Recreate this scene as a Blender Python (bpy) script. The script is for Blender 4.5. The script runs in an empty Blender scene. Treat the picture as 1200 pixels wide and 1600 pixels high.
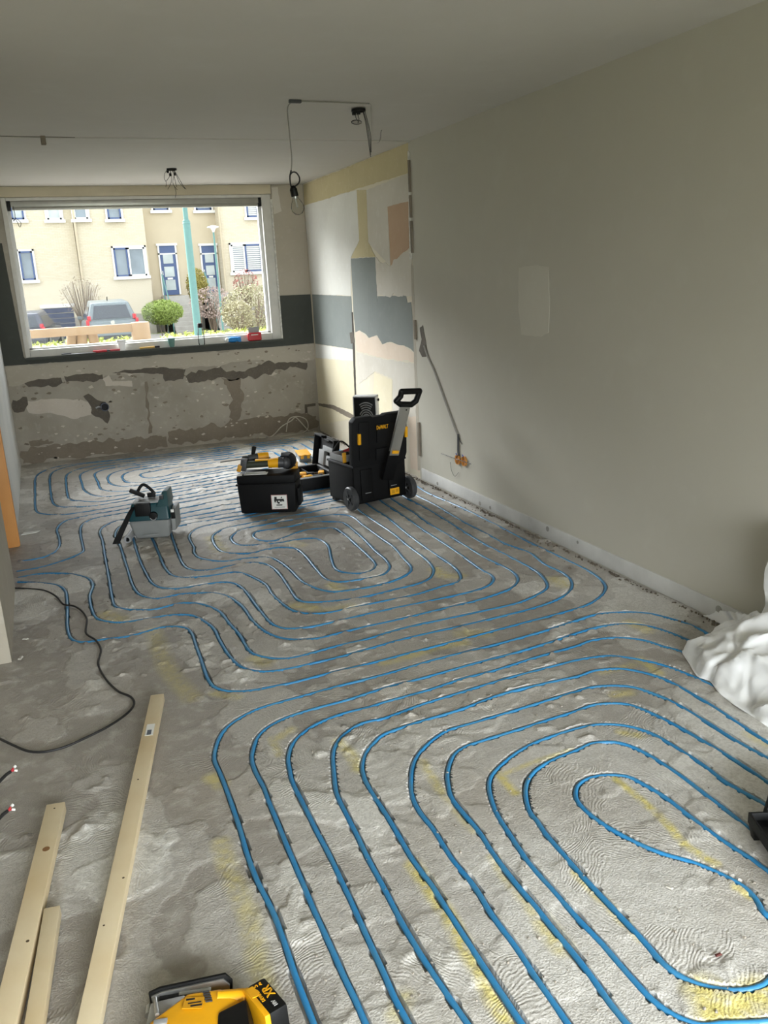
import bpy, bmesh, math, random
import numpy as np
from mathutils import Vector, Matrix

random.seed(7); rng = np.random.default_rng(7)
scn = bpy.context.scene
COL = scn.collection

# ------------------------------------------------------------------ camera
YAW, PITCH, ROLL, FPX, CAMH = 0.3749, -0.2765, -0.0499, 1310.56, 1.6597
XR, YB, XL, H = 2.7806, 8.9234, -0.3296, 2.6      # right wall, window wall, left wall, ceiling
def _basis():
    cy, sy, cp, sp = math.cos(YAW), math.sin(YAW), math.cos(PITCH), math.sin(PITCH)
    f = Vector((sy*cp, cy*cp, sp)); r = Vector((cy, -sy, 0)); u = r.cross(f)
    cr, sr = math.cos(ROLL), math.sin(ROLL)
    return cr*r + sr*u, -sr*r + cr*u, f
RR, UU, FF = _basis()
cam = bpy.data.objects.new('camera', bpy.data.cameras.new('camera')); COL.objects.link(cam)
cam.matrix_world = Matrix(((RR.x, UU.x, -FF.x, 0), (RR.y, UU.y, -FF.y, 0), (RR.z, UU.z, -FF.z, CAMH), (0, 0, 0, 1)))
cam.data.sensor_fit = 'HORIZONTAL'; cam.data.sensor_width = 36; cam.data.lens = FPX*36/1200
cam.data.clip_start = .02; cam.data.clip_end = 300
scn.camera = cam
def ray(px, py):
    return RR*((px-600)/FPX) + UU*((800-py)/FPX) + FF
def hit(px, py, axis, val):
    """world point where the measured sight line meets a real plane of the place (floor, wall, ceiling)"""
    d = ray(px, py); o = Vector((0, 0, CAMH)); t = (val-o[axis])/d[axis]
    return o + d*t
def FL(px, py, z=0.0): return hit(px, py, 2, z)
def WR(px, py): return hit(px, py, 0, XR)
def WB(px, py, y=YB): return hit(px, py, 1, y)

# ------------------------------------------------------------------ light
wd = bpy.data.worlds.new('overcast_sky'); scn.world = wd; wd.use_nodes = True
bg = wd.node_tree.nodes['Background']; bg.inputs[0].default_value = (.90, .95, 1, 1); bg.inputs[1].default_value = 1.65
sun_d = bpy.data.lights.new('hazy_sun', 'SUN'); sun_d.energy = 10.5; sun_d.angle = math.radians(50); sun_d.color = (.97, .985, 1)
sun = bpy.data.objects.new('hazy_sun', sun_d); COL.objects.link(sun)
sun.rotation_euler = Vector((.40, -.66, -.62)).to_track_quat('-Z', 'Y').to_euler()
a_d = bpy.data.lights.new('garden_window_daylight', 'AREA'); a_d.shape = 'RECTANGLE'; a_d.size = 3.3; a_d.size_y = 2.1; a_d.energy = 168; a_d.spread = math.radians(120); a_d.color = (.91, .965, 1)
al = bpy.data.objects.new('garden_window_daylight', a_d); COL.objects.link(al)
al.location = (.9, -2.3, 1.15); al.rotation_euler = Vector((0, 1, -1.15)).to_track_quat('-Z', 'Z').to_euler()
vs = scn.view_settings; vs.view_transform = 'Standard'; vs.look = 'None'; vs.gamma = 1; vs.use_curve_mapping = False; vs.exposure = .9

# ------------------------------------------------------------------ materials
def S(h, a=1):
    h = h.lstrip('#'); c = [int(h[i:i+2], 16)/255 for i in (0, 2, 4)]
    return tuple((x/12.92 if x <= .04045 else ((x+.055)/1.055)**2.4) for x in c) + (a,)
MATS = {}
def mat(name, col, rough=.5, metal=0, var=.08, scale=18, bump=0, bscale=60, spec=.5, col2=None, emit=None, alpha_glass=False, transl=0):
    if name in MATS: return MATS[name]
    m = bpy.data.materials.new(name); m.use_nodes = True; nt = m.node_tree; N, L = nt.nodes, nt.links
    b = N['Principled BSDF']; b.inputs['Roughness'].default_value = rough; b.inputs['Metallic'].default_value = metal
    b.inputs['Specular IOR Level'].default_value = spec
    c = S(col) if isinstance(col, str) else col
    c2 = (S(col2) if col2 else tuple(x*(1-var*2) for x in c[:3])+(1,))
    tc = N.new('ShaderNodeTexCoord'); no = N.new('ShaderNodeTexNoise'); no.inputs['Scale'].default_value = scale; no.inputs['Detail'].default_value = 5
    L.new(tc.outputs['Object'], no.inputs['Vector'])
    mx = N.new('ShaderNodeMix'); mx.data_type = 'RGBA'; mx.inputs['A'].default_value = c; mx.inputs['B'].default_value = c2
    rp = N.new('ShaderNodeMapRange'); rp.inputs['From Min'].default_value = .35; rp.inputs['From Max'].default_value = .75
    L.new(no.outputs['Fac'], rp.inputs['Value']); L.new(rp.outputs[0], mx.inputs['Factor']); L.new(mx.outputs['Result'], b.inputs['Base Color'])
    if bump:
        n2 = N.new('ShaderNodeTexNoise'); n2.inputs['Scale'].default_value = bscale; n2.inputs['Detail'].default_value = 6
        L.new(tc.outputs['Object'], n2.inputs['Vector'])
        bp = N.new('ShaderNodeBump'); bp.inputs['Strength'].default_value = bump; bp.inputs['Distance'].default_value = .01
        L.new(n2.outputs['Fac'], bp.inputs['Height']); L.new(bp.outputs[0], b.inputs['Normal'])
    if emit: b.inputs['Emission Color'].default_value = c; b.inputs['Emission Strength'].default_value = emit
    if transl: b.inputs['Transmission Weight'].default_value = transl
    MATS[name] = m; return m
def glass_mat(name, refl=.01, tint=(1, 1, 1, 1), gl_rough=.02, fres=False):
    m = bpy.data.materials.new(name); m.use_nodes = True; nt = m.node_tree; N, L = nt.nodes, nt.links
    N.remove(N['Principled BSDF']); out = N['Material Output']
    t = N.new('ShaderNodeBsdfTransparent'); t.inputs[0].default_value = tint
    g = N.new('ShaderNodeBsdfGlossy'); g.inputs['Roughness'].default_value = gl_rough
    mx = N.new('ShaderNodeMixShader'); mx.inputs[0].default_value = refl
    if fres:
        lw = N.new('ShaderNodeLayerWeight'); lw.inputs[0].default_value = refl; L.new(lw.outputs['Fresnel'], mx.inputs[0])
    L.new(t.outputs[0], mx.inputs[1]); L.new(g.outputs[0], mx.inputs[2]); L.new(mx.outputs[0], out.inputs[0])
    MATS[name] = m; return m

# ------------------------------------------------------------------ mesh helpers
def tag(o, label=None, cat=None, group=None, kind=None):
    if label: o['label'] = label
    if cat: o['category'] = cat
    if group: o['group'] = group
    if kind: o['kind'] = kind
    return o
def empty(name, loc=(0, 0, 0), rz=0):
    o = bpy.data.objects.new(name, None); COL.objects.link(o); o.location = loc; o.rotation_euler = (0, 0, rz); o.empty_display_size = .05
    return o
class MB:
    def __init__(s): s.v = []; s.f = []
    def add(s, vs, fs, M=None):
        n = len(s.v)
        s.v += [tuple((M @ Vector(v)) if M is not None else v) for v in vs]; s.f += [tuple(i+n for i in f) for f in fs]
        return s
    def box(s, c, d, rot=None, taper=1.0):
        x, y, z = d[0]/2, d[1]/2, d[2]/2; t = taper
        vs = [(-x, -y, -z), (x, -y, -z), (x, y, -z), (-x, y, -z), (-x*t, -y*t, z), (x*t, -y*t, z), (x*t, y*t, z), (-x*t, y*t, z)]
        M = Matrix.Translation(c) @ (rot.to_4x4() if rot is not None else Matrix.Identity(4))
        return s.add(vs, [(3, 2, 1, 0), (4, 5, 6, 7), (0, 1, 5, 4), (1, 2, 6, 5), (2, 3, 7, 6), (3, 0, 4, 7)], M)
    def bb(s, a, b):
        a = Vector(a); b = Vector(b); return s.box((a+b)/2, [abs(q) for q in (b-a)])
    def cyl(s, a, b, r, r2=None, n=16, cap=True):
        a = Vector(a); b = Vector(b); r2 = r if r2 is None else r2
        q = (b-a).to_track_quat('Z', 'Y'); L = (b-a).length
        vs = [(r*math.cos(2*math.pi*i/n), r*math.sin(2*math.pi*i/n), 0) for i in range(n)] + [(r2*math.cos(2*math.pi*i/n), r2*math.sin(2*math.pi*i/n), L) for i in range(n)]
        fs = [(i, (i+1) % n, n+(i+1) % n, n+i) for i in range(n)]
        if cap: fs += [tuple(range(n))[::-1], tuple(range(n, 2*n))]
        return s.add(vs, fs, Matrix.Translation(a) @ q.to_matrix().to_4x4())
    def lathe(s, prof, c=(0, 0, 0), n=20, M=None):
        vs = []; fs = []
        for (r, z) in prof: vs += [(r*math.cos(2*math.pi*i/n), r*math.sin(2*math.pi*i/n), z) for i in range(n)]
        for k in range(len(prof)-1):
            for i in range(n): fs.append((k*n+i, k*n+(i+1) % n, (k+1)*n+(i+1) % n, (k+1)*n+i))
        fs += [tuple(range(n))[::-1], tuple(range((len(prof)-1)*n, len(prof)*n))]
        return s.add(vs, fs, Matrix.Translation(c) @ (M if M is not None else Matrix.Identity(4)))
    def tube(s, pts, r, n=8, cap=True):
        P = [Vector(p) for p in pts]; k = len(P); base = len(s.v); up = Vector((0, 0, 1))
        side = None
        for i, p in enumerate(P):
            t = (P[min(i+1, k-1)]-P[max(i-1, 0)]).normalized()
            if side is None:
                side = t.cross(up) if abs(t.z) < .95 else t.cross(Vector((1, 0, 0)))
            side = (side - t*side.dot(t)).normalized(); nn = side.cross(t)
            rr = r[i] if hasattr(r, '__len__') else r
            for j in range(n):
                a = 2*math.pi*j/n; s.v.append(tuple(p + side*(rr*math.cos(a)) + nn*(rr*math.sin(a))))
        for i in range(k-1):
            for j in range(n): s.f.append((base+i*n+j, base+i*n+(j+1) % n, base+(i+1)*n+(j+1) % n, base+(i+1)*n+j))
        if cap: s.f += [tuple(base+j for j in range(n))[::-1], tuple(base+(k-1)*n+j for j in range(n))]
        return s
    def prism(s, poly, d, M=None):
        """2-D polygon (local XY) extruded along local Z by d"""
        n = len(poly); vs = [(x, y, 0) for x, y in poly]+[(x, y, d) for x, y in poly]
        fs = [tuple(range(n))[::-1], tuple(range(n, 2*n))]+[(i, (i+1) % n, n+(i+1) % n, n+i) for i in range(n)]
        return s.add(vs, fs, M)
    def ball(s, c, rad, n=12, m=8):
        prof = [(max(1e-4, math.sin(math.pi*i/m)), -math.cos(math.pi*i/m)) for i in range(m+1)]
        rad = (rad,)*3 if not hasattr(rad, '__len__') else rad
        return s.lathe(prof, c, n, Matrix.Diagonal((*rad, 1)))
    def build(s, name, m, parent=None, smooth=False, bevel=0, seg=2):
        me = bpy.data.meshes.new(name); me.from_pydata(s.v, [], s.f); me.materials.append(m)
        bm = bmesh.new(); bm.from_mesh(me); bmesh.ops.recalc_face_normals(bm, faces=bm.faces)
        if bevel:
            es = [e for e in bm.edges if len(e.link_faces) == 2 and e.calc_face_angle(0) > .6]
            bmesh.ops.bevel(bm, geom=es, offset=bevel, segments=seg, affect='EDGES', profile=.6, clamp_overlap=True)
        bm.to_mesh(me); bm.free()
        if smooth or bevel:
            me.polygons.foreach_set('use_smooth', [True]*len(me.polygons))
            try: me.set_sharp_from_angle(angle=math.radians(38))
            except Exception: pass
        o = bpy.data.objects.new(name, me); COL.objects.link(o)
        if parent: o.parent = parent
        return o
def catmull(P, step=.02):
    P = [Vector(p) for p in P]; Q = [P[0]]
    P = [P[0]*2-P[1]] + P + [P[-1]*2-P[-2]]
    for i in range(1, len(P)-2):
        p0, p1, p2, p3 = P[i-1:i+3]; n = max(1, int((p2-p1).length/step))
        # centripetal-like tangents limited by the segment length
        L = (p2-p1).length
        m1 = (p2-p0); m2 = (p3-p1)
        m1 = m1.normalized()*min(L, m1.length*.5 if m1.length else 0) if m1.length else m1
        m2 = m2.normalized()*min(L, m2.length*.5 if m2.length else 0) if m2.length else m2
        for k in range(1, n+1):
            t = k/n; t2, t3 = t*t, t*t*t
            Q.append(p1*(2*t3-3*t2+1)+m1*(t3-2*t2+t)+p2*(-2*t3+3*t2)+m2*(t3-t2))
    return Q
def text_mesh(txt, name, m, parent, loc, rot, size, ext=.0008, sx=1.0):
    cu = bpy.data.curves.new(name, 'FONT'); cu.body = txt; cu.size = size; cu.extrude = ext; cu.align_x = 'CENTER'; cu.align_y = 'CENTER'; cu.offset = size*.018
    t = bpy.data.objects.new('t', cu); COL.objects.link(t); bpy.context.view_layer.update()
    me = bpy.data.meshes.new_from_object(t.evaluated_get(bpy.context.evaluated_depsgraph_get()))
    bpy.data.objects.remove(t); bpy.data.curves.remove(cu)
    me.name = name; me.materials.clear(); me.materials.append(m)
    o = bpy.data.objects.new(name, me); COL.objects.link(o); o.parent = parent; o.location = loc; o.rotation_euler = rot; o.scale = (sx, 1, 1)
    return o

# ---- value noise in numpy (for floor relief)
_T = rng.random((256, 256))
def vnoise(x, y):
    xi = np.floor(x).astype(int); yi = np.floor(y).astype(int); fx = x-xi; fy = y-yi
    fx = fx*fx*(3-2*fx); fy = fy*fy*(3-2*fy)
    g = lambda a, b: _T[(xi+a) & 255, (yi+b) & 255]
    return (g(0, 0)*(1-fx)+g(1, 0)*fx)*(1-fy)+(g(0, 1)*(1-fx)+g(1, 1)*fx)*fy
def fbm(x, y, o=4):
    s = 0; a = .5; 
    for k in range(o): s = s+a*vnoise(x+17.3*k, y-9.1*k); x = x*2.03; y = y*2.03; a *= .5
    return s/(1-.5**o)

# ================================================================== heating pipes (centre lines on the floor)
fl = lambda pts: [Vector((p.x, p.y, 0)) for p in (FL(x, y) for x, y in pts)]
# -- front circuit: every run from its right end, round the bend by the planks, to the near end
FR = {
1: [(1150,1012),(1115,996),(1100,987),(1075,976),(1040,966),(1012,960),(975,958),(932,961),(900,970),(860,983),(795,1001),(725,1019),(675,1032),(600,1054),(535,1070),(460,1091),(400,1109),(362,1130),(345,1147),(336,1170),(335,1187),(345,1210),(360,1250),(375,1295),(385,1330),(402,1375),(427,1425),(447,1480),(462,1525),(491,1600)],
2: [(1150,1036),(1096,1010),(1075,1000),(1050,990),(1012,979),(975,976),(937,980),(900,990),(870,1000),(800,1021),(740,1037),(660,1060),(600,1076),(537,1095),(490,1107),(450,1120),(420,1135),(402,1152),(394,1175),(394,1190),(400,1207),(412,1230),(420,1252),(439,1298),(452,1330),(472,1377),(492,1425),(515,1475),(537,1525),(555,1562),(572,1600)],
3: [(1160,1064),(1110,1036),(1060,1016),(1037,1010),(1005,1000),(962,996),(925,1000),(900,1009),(837,1027),(775,1047),(725,1060),(667,1079),(600,1097),(575,1105),(537,1114),(495,1130),(470,1147),(455,1165),(450,1185),(452,1200),(457,1222),(472,1252),(494,1297),(512,1330),(532,1372),(552,1415),(572,1460),(600,1521),(617,1560),(637,1597)],
4: [(1200,1122),(1150,1090),(1095,1062),(1040,1040),(995,1029),(957,1024),(935,1025),(900,1031),(850,1044),(785,1062),(710,1085),(655,1102),(600,1122),(565,1130),(540,1145),(525,1162),(520,1180),(522,1212),(526,1240),(540,1270),(555,1299),(575,1340),(600,1386),(625,1435),(652,1482),(687,1537),(730,1600)],
5: [(1200,1161),(1162,1137),(1125,1112),(1090,1090),(1040,1062),(1000,1049),(967,1044),(930,1047),(900,1057),(840,1071),(780,1087),(720,1109),(650,1130),(600,1148),(585,1160),(572,1177),(566,1197),(569,1215),(580,1237),(600,1267),(620,1300),(645,1342),(675,1382),(700,1422),(732,1472),(770,1530),(815,1597)],
6: [(1200,1186),(1150,1159),(1105,1130),(1060,1102),(1025,1085),(982,1072),(932,1072),(900,1080),(812,1107),(747,1127),(700,1141),(675,1157),(655,1177),(645,1197),(642,1225),(645,1247),(655,1267),(679,1298),(707,1342),(740,1382),(770,1430),(807,1480),(840,1530),(887,1597)],
7: [(1200,1224),(1175,1207),(1137,1182),(1090,1153),(1050,1130),(1012,1111),(975,1099),(930,1100),(900,1110),(837,1130),(790,1145),(755,1156),(725,1167),(707,1182),(699,1207),(700,1225),(705,1245),(720,1265),(748,1298),(770,1332),(807,1380),(837,1415),(865,1450),(900,1492),(930,1532),(957,1570),(982,1600)],
8: [(1200,1262),(1185,1252),(1137,1225),(1102,1198),(1065,1173),(1022,1147),(982,1134),(937,1131),(900,1138),(870,1147),(837,1159),(807,1175),(782,1195),(767,1212),(764,1230),(770,1255),(780,1277),(795,1300),(825,1345),(860,1385),(900,1430),(945,1477),(982,1520),(1020,1560),(1055,1585),(1095,1600)],
9: [(1200,1316),(1180,1302),(1140,1270),(1107,1245),(1075,1220),(1035,1192),(1005,1174),(985,1165),(960,1159),(925,1161),(900,1172),(865,1186),(840,1200),(825,1217),(821,1237),(827,1265),(840,1282),(852,1300),(875,1327),(900,1356),(932,1390),(970,1430),(1007,1470),(1040,1507),(1075,1530),(1112,1542),(1150,1546),(1180,1542),(1200,1532)],
10: [(1200,1430),(1182,1405),(1165,1387),(1140,1372),(1107,1356),(1075,1344),(1040,1334),(1005,1320),(970,1302),(937,1282),(912,1262),(900,1245),(902,1227),(917,1216),(945,1210),(980,1212),(1007,1225),(1040,1245),(1072,1270),(1107,1297),(1140,1320),(1175,1342),(1200,1360)]}
FR = {k: fl(v) for k, v in FR.items()}
CBX = {10: 1.80, 9: 1.91, 8: 2.02, 7: 2.13, 6: 2.22, 5: 2.31, 4: 2.40, 3: 2.49}
def ushape(A0, A, B, B0, yu, cbx):
    """join a run ending at A (heading A-A0) to one starting at B (arriving from outside), round a near end at y = yu"""
    dA = (A-A0).normalized(); dB = (B-B0).normalized()
    ca = A + dA*max(.02, (yu-A.y)/dA.y) if dA.y < -.2 else Vector((A.x, yu, 0))
    ca.x = min(ca.x, A.x+.35)
    cb = B + dB*((yu-B.y)/dB.y) if dB.y < -.2 else Vector((B.x, yu, 0))
    cb.x = cbx; cb.y = ca.y = yu
    if cb.x < ca.x+.3: cb.x = ca.x+.3
    out = []
    for P, Q in ((A, ca),):
        L = (Q-P).length
        if L > .22: out += [P+(Q-P)*(.5*(L-.13)/L), P+(Q-P)*((L-.13)/L)]
    out += [ca+(A-ca).normalized()*.05+Vector((.02, .012, 0)), ca+Vector((.13, 0, 0)), (ca+cb)/2, cb-Vector((.13, 0, 0)), cb+(B-cb).normalized()*.05+Vector((-.02, .012, 0))]
    L = (B-cb).length
    if L > .22: out += [B+(cb-B)*((L-.13)/L), B+(cb-B)*(.5*(L-.13)/L)]
    return out
YU = {8: 1.085, 7: .97, 6: .86, 5: .75, 4: .64, 3: .53, 2: .42, 1: .31}
path = [Vector((2.64, -.55, 0)), Vector((2.65, .8, 0)), Vector((2.66, 1.9, 0))] + FR[1]
for i in (1, 3, 5, 7):
    path += ushape(FR[i][-2], FR[i][-1], FR[i+2][0], FR[i+2][1], YU[i], CBX[i+2]) + FR[i+2]
e = FR[9][-1]; s_ = FR[10][0]
path += [Vector((max(e.x, s_.x)+.06, (e.y+s_.y)/2, 0))] + FR[10]
rev = []
for i in (8, 6, 4, 2):
    nxt = FR[i+2][-1] if i == 8 else FR[i+2][0]
    nx0 = FR[i+2][-2] if i == 8 else FR[i+2][1]
    u = ushape(FR[i][-2], FR[i][-1], nxt, nx0, YU[i], CBX[i+2])
    path += u[::-1] + FR[i][::-1]
path += [Vector((2.54, 1.9, 0)), Vector((2.53, .8, 0)), Vector((2.52, -.55, 0))]
PATH_F = path
# -- middle circuit
ML = {
'a': [(28,909),(62,911),(89,915),(101,922),(104,932),(105,953),(105,978),(110,995),(122,1002),(141,1002),(166,998),(199,994),(228,987),(253,980),(277,979),(292,982),(300,990),(306,1008),(315,1033),(323,1056),(333,1071),(350,1078),(371,1080),(396,1078),(427,1072),(458,1066),(512,1052),(585,1035),(637,1021),(690,1007),(750,991),(816,973),(870,959),(912,947),(936,934),(946,920),(941,908),(922,893),(884,874),(836,851),(789,827),(747,806),(715,791),(667,769),(648,757)],
'b': [(28,902),(62,896),(99,896),(120,899),(139,905),(145,915),(140,930),(142,947),(149,963),(164,970),(191,972),(228,967),(250,963),(277,960),(300,961),(321,971),(335,983),(342,998),(352,1015),(362,1029),(379,1043),(402,1049),(429,1048),(458,1043),(500,1033),(519,1029),(575,1014),(637,997),(720,978),(789,961),(848,945),(883,930),(893,918),(892,907),(880,895),(851,881),(827,863),(789,849),(752,830),(715,810),(680,789),(648,773)],
'c': [(373,778),(312,789),(250,800),(197,811),(178,815),(162,823),(156,832),(160,845),(164,870),(170,903),(175,934),(180,947),(197,952),(228,953),(250,950),(277,943),(300,942),(323,946),(344,956),(358,973),(375,992),(385,1010),(396,1021),(417,1027),(442,1029),(465,1026),(500,1016),(533,1007),(569,999),(617,985),(658,975),(693,968),(760,953),(811,941),(845,926),(855,917),(851,905),(837,891),(800,871),(760,851),(720,827),(667,794),(640,781)],
'd': [(373,787),(312,797),(250,809),(195,820),(185,825),(180,836),(187,851),(197,882),(207,913),(218,928),(239,935),(255,934),(277,929),(304,927),(333,927),(358,933),(379,948),(394,969),(412,985),(433,995),(458,999),(498,997),(525,990),(567,980),(623,968),(691,951),(733,941),(773,929),(800,918),(809,907),(805,897),(789,886),(755,869),(712,843),(672,819),(640,797),(619,784)],
'e': [(373,794),(312,804),(250,816),(217,824),(207,833),(210,849),(218,874),(228,895),(237,910),(251,918),(277,920),(312,915),(344,910),(367,912),(383,923),(400,946),(417,967),(429,977),(448,982),(481,980),(519,972),(567,961),(617,950),(693,934),(741,923),(763,915),(771,906),(768,899),(752,890),(715,863),(675,837),(640,813),(604,789)],
'f': [(373,800),(312,810),(262,819),(240,826),(235,834),(241,848),(249,867),(257,885),(267,897),(281,902),(304,902),(333,899),(367,894),(387,898),(415,913),(425,928),(442,943),(458,953),(481,958),(512,957),(554,949),(596,940),(648,929),(693,915),(715,909),(720,902),(715,891),(699,878),(672,861),(640,837),(608,811),(583,794)],
'g': [(373,806),(312,816),(277,823),(267,829),(268,836),(273,851),(281,872),(290,885),(304,890),(329,890),(358,884),(392,879),(415,881),(433,892),(450,915),(462,933),(477,940),(523,939),(567,933),(606,924),(648,913),(665,907),(675,899),(677,888),(665,874),(637,853),(615,834),(587,815),(565,800)],
'h': [(450,797),(373,811),(333,820),(310,826),(297,835),(296,842),(303,855),(303,863),(312,871),(337,876),(362,876),(385,872),(421,871),(437,877),(454,890),(471,907),(492,918),(515,924),(533,924),(575,918),(606,911),(627,903),(640,895),(642,886),(631,874),(615,855),(592,838),(567,820),(550,807),(529,803.5),(492,807)],
'i': [(470,803),(417,812),(373,821),(350,827),(335,835),(332,842),(337,853),(346,861),(362,864),(392,864),(417,858),(437,855),(462,857),(477,868),(492,886),(508,903),(527,909),(567,905),(592,901),(604,895),(609,886),(602,874),(587,861),(571,845),(554,830),(537,817),(515,815),(487,816)],
'j': [(450,813.5),(417,819.5),(383,826),(367,834),(361,841),(367,849),(379,852),(406,851),(437,848),(469,842),(492,841),(504,845),(513,853),(517,870),(522,885),(531,892),(550,896)],
'k': [(450,823),(423,827.5),(404,830),(396,835),(398,841),(410,845),(429,845),(446,839),(469,830),(492,826),(521,825),(533,831),(550,845),(567,860),(583,876),(587,884),(583,890),(571,895)]}
ML = {k: fl(v) for k, v in ML.items()}
def corner(A0, A, B, B0):
    """A (heading A-A0) to B (reached from the side opposite B0): two straight bits and a round corner"""
    a = (A-A0).normalized(); b = (B-B0).normalized()
    det = a.x*(-b.y) - (-b.x)*a.y; d = B-A
    t = (d.x*(-b.y) - (-b.x)*d.y)/det if abs(det) > .05 else .4
    t = min(max(t, .05), 1.6); I = A+a*t
    r1 = min(.16, (I-A).length*.6); r2 = min(.16, (I-B).length*.6)
    p = I+(A-I).normalized()*r1; q = I+(B-I).normalized()*r2; m = p*.3+q*.3+I*.4
    out = [p, m, q]
    n = int((q-B).length/.5)
    for k in range(1, n+1): out.append(q+(B-q)*(k/(n+1)))
    return out
path = list(ML['a'])
for k in 'cegi':
    r = ML[k]
    path += corner(path[-6], path[-1], r[0], r[2]) + r
path += ML['k'] + ML['j'][::-1]
for k in 'hfdb':
    r = ML[k][::-1]
    if k != 'h': path += corner(r[4], r[0], path[-1], path[-3])[::-1]
    path += r
PATH_M = path
# -- back circuit under the window: runs from top right, round the left bend, to the lower right
BL = {
1: [(280,709),(197,717),(147,722),(92,729),(63,739),(55,749),(55,772),(55,792),(59,801),(76,804),(101,804),(130,800),(155,796)],
2: [(280,712),(176,720),(117,727),(86,736),(78,745),(79,767),(83,786),(95,792),(117,792),(151,790)],
3: [(238,717),(176,723),(130,731),(107,740),(103,749),(106,776),(113,782),(147,784),(167,783)],
4: [(217,722),(163,729),(134,737),(125,743),(128,755),(132,767),(147,775),(172,776),(201,772)],
5: [(238,723.5),(188,729),(159,735),(148,741),(153,753),(159,765),(182,768),(213,766)],
6: [(238,727),(209,731),(180,738),(169,745),(172,755),(188,760),(217,759)],
7: [(230,732),(201,738),(191,745),(197,753),(213,755),(238,753),(270,749)],
8: [(259,733),(238,737),(222,740),(220,743.5),(230,747),(255,745),(278,740)]}
BL = {k: fl(v) for k, v in BL.items()}
ld1 = fl([(28,877),(66,871),(85,863),(93,853),(92,840),(89,826),(99,815),(120,809),(149,803),(178,798)])
ld2 = fl([(26,892),(62,886),(103,874),(128,863),(130,857),(126,836),(127,822),(141,812),(166,806),(199,800)])
def uback(A, B, xr):
    """lower run ending at A runs right to xr, turns, comes back along the upper run starting at B"""
    out = []; sl = .13; ya = A.y+sl*(xr-A.x)
    n = max(1, int((xr-A.x)/.5))
    for k in range(1, n): out.append(Vector((A.x+(xr-.17-A.x)*k/n, A.y+(ya-A.y)*k/n*.97, 0)))
    r = min(.13, (B.y-ya)*.45)
    out += [Vector((xr-r, ya, 0)), Vector((xr-r*.3, ya+r*.3, 0)), Vector((xr, ya+r, 0))]
    if B.y-ya > 2.5*r: out.append(Vector((xr, (ya+B.y)/2, 0)))
    out += [Vector((xr, B.y-r, 0)), Vector((xr-r*.3, B.y-r*.3, 0)), Vector((xr-r, B.y, 0))]
    n = max(1, int((xr-B.x)/.5))
    for k in range(1, n): out.append(Vector((xr-.17-(xr-.17-B.x)*k/n, B.y, 0)))
    return out
BL[7][-1].y += .06; BL[8][-1].y += .04
for k, yt in zip(range(1, 9), (8.62, 8.52, 8.42, 8.33, 8.24, 8.14, 8.03, 7.9)): BL[k][0].y = yt
path = list(ld2); xr = 2.62
for i, k in enumerate((1, 3, 5, 7)):
    path += uback(path[-1], BL[k][0], xr-.24*i) + BL[k]
sec = list(ld1)
for i, k in enumerate((2, 4, 6, 8)):
    sec += uback(sec[-1], BL[k][0], xr-.12-.24*i) + BL[k]
xe = 1.55
a0, b0 = path[-1], sec[-1]; path += [Vector((xe-.3, a0.y+.12*(xe-.3-a0.x), 0)), Vector((xe-.05, a0.y+.12*(xe-a0.x)+.03, 0)), Vector((xe, (a0.y+.12*(xe-a0.x)+b0.y+.06*(xe-b0.x))/2, 0)), Vector((xe-.05, b0.y+.06*(xe-b0.x)-.03, 0)), Vector((xe-.3, b0.y+.06*(xe-.3-b0.x), 0))] + sec[::-1]
PATH_B = path
PIPES = [catmull(p, .018) for p in (PATH_F, PATH_M, PATH_B)]

# ================================================================== floor with milled grooves
def axis(*segs):
    out = []
    for a, b, st in segs: out += list(np.linspace(a, b, max(2, int(round((b-a)/st))+1))[:-1])
    return np.array(out+[segs[-1][1]])
GX = axis((-1.9, -.46, .04), (-.46, XR+.01, .0066)); GY = axis((-2.5, -.3, .05), (-.3, .9, .02), (.9, 4.2, .0066), (4.2, 6.4, .008), (6.4, YB+.01, .0095))
nx, ny = len(GX), len(GY)
X, Y = np.meshgrid(GX, GY)
D = np.full(X.shape, 1.0); PX = X.copy(); PY = Y.copy()
for P in PIPES:
    A_ = np.array([(p.x, p.y) for p in P]); seg = np.r_[0, np.cumsum(np.hypot(*np.diff(A_, axis=0).T))]; u_ = np.arange(0, seg[-1], .004)
    for x_, y_ in zip(np.interp(u_, seg, A_[:, 0]), np.interp(u_, seg, A_[:, 1])):
        i0, i1 = np.searchsorted(GX, (x_-.03, x_+.03)); j0, j1 = np.searchsorted(GY, (y_-.03, y_+.03))
        if i1 > i0 and j1 > j0:
            sl_ = (slice(j0, j1), slice(i0, i1)); d = np.hypot(X[sl_]-x_, Y[sl_]-y_); b_ = d < D[sl_]
            D[sl_][b_] = d[b_]; PX[sl_][b_] = x_; PY[sl_][b_] = y_
wx = X+.10*(fbm(X*5, Y*5)-.5); wy = Y+.10*(fbm(X*5+40, Y*5)-.5)
h1 = fbm(wx*3.2+3, wy*2.6+9, 4); h2 = fbm(wx*4.5+60, wy*3.6+21, 4); h3 = fbm(wx*2.1+120, wy*1.9+5, 4)
sm = lambda a, b, v: np.clip((v-a)/(b-a), 0, 1)
L1 = sm(.50, .515, h1); L2 = sm(.56, .572, h2); L3 = sm(.60, .61, h1*.5+h2*.5+.06*(fbm(X*30, Y*30)-.5))
fine = fbm(X*42, Y*42, 3)-.5; mid = fbm(X*11+7, Y*11, 3)-.5
Z = .0026*L1+.0028*L2+.0026*L3+.0016*fine+.0028*mid-.001
lump = vnoise(X*23+5, Y*23+31)**9; Z += .012*lump*sm(.45, .55, h3)
near_wall = np.clip(1-(XR-X)/.08, 0, 1)*(Y > -1); Z += near_wall*(.012*(fbm(X*30+3, Y*22, 3)-.42))
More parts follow.
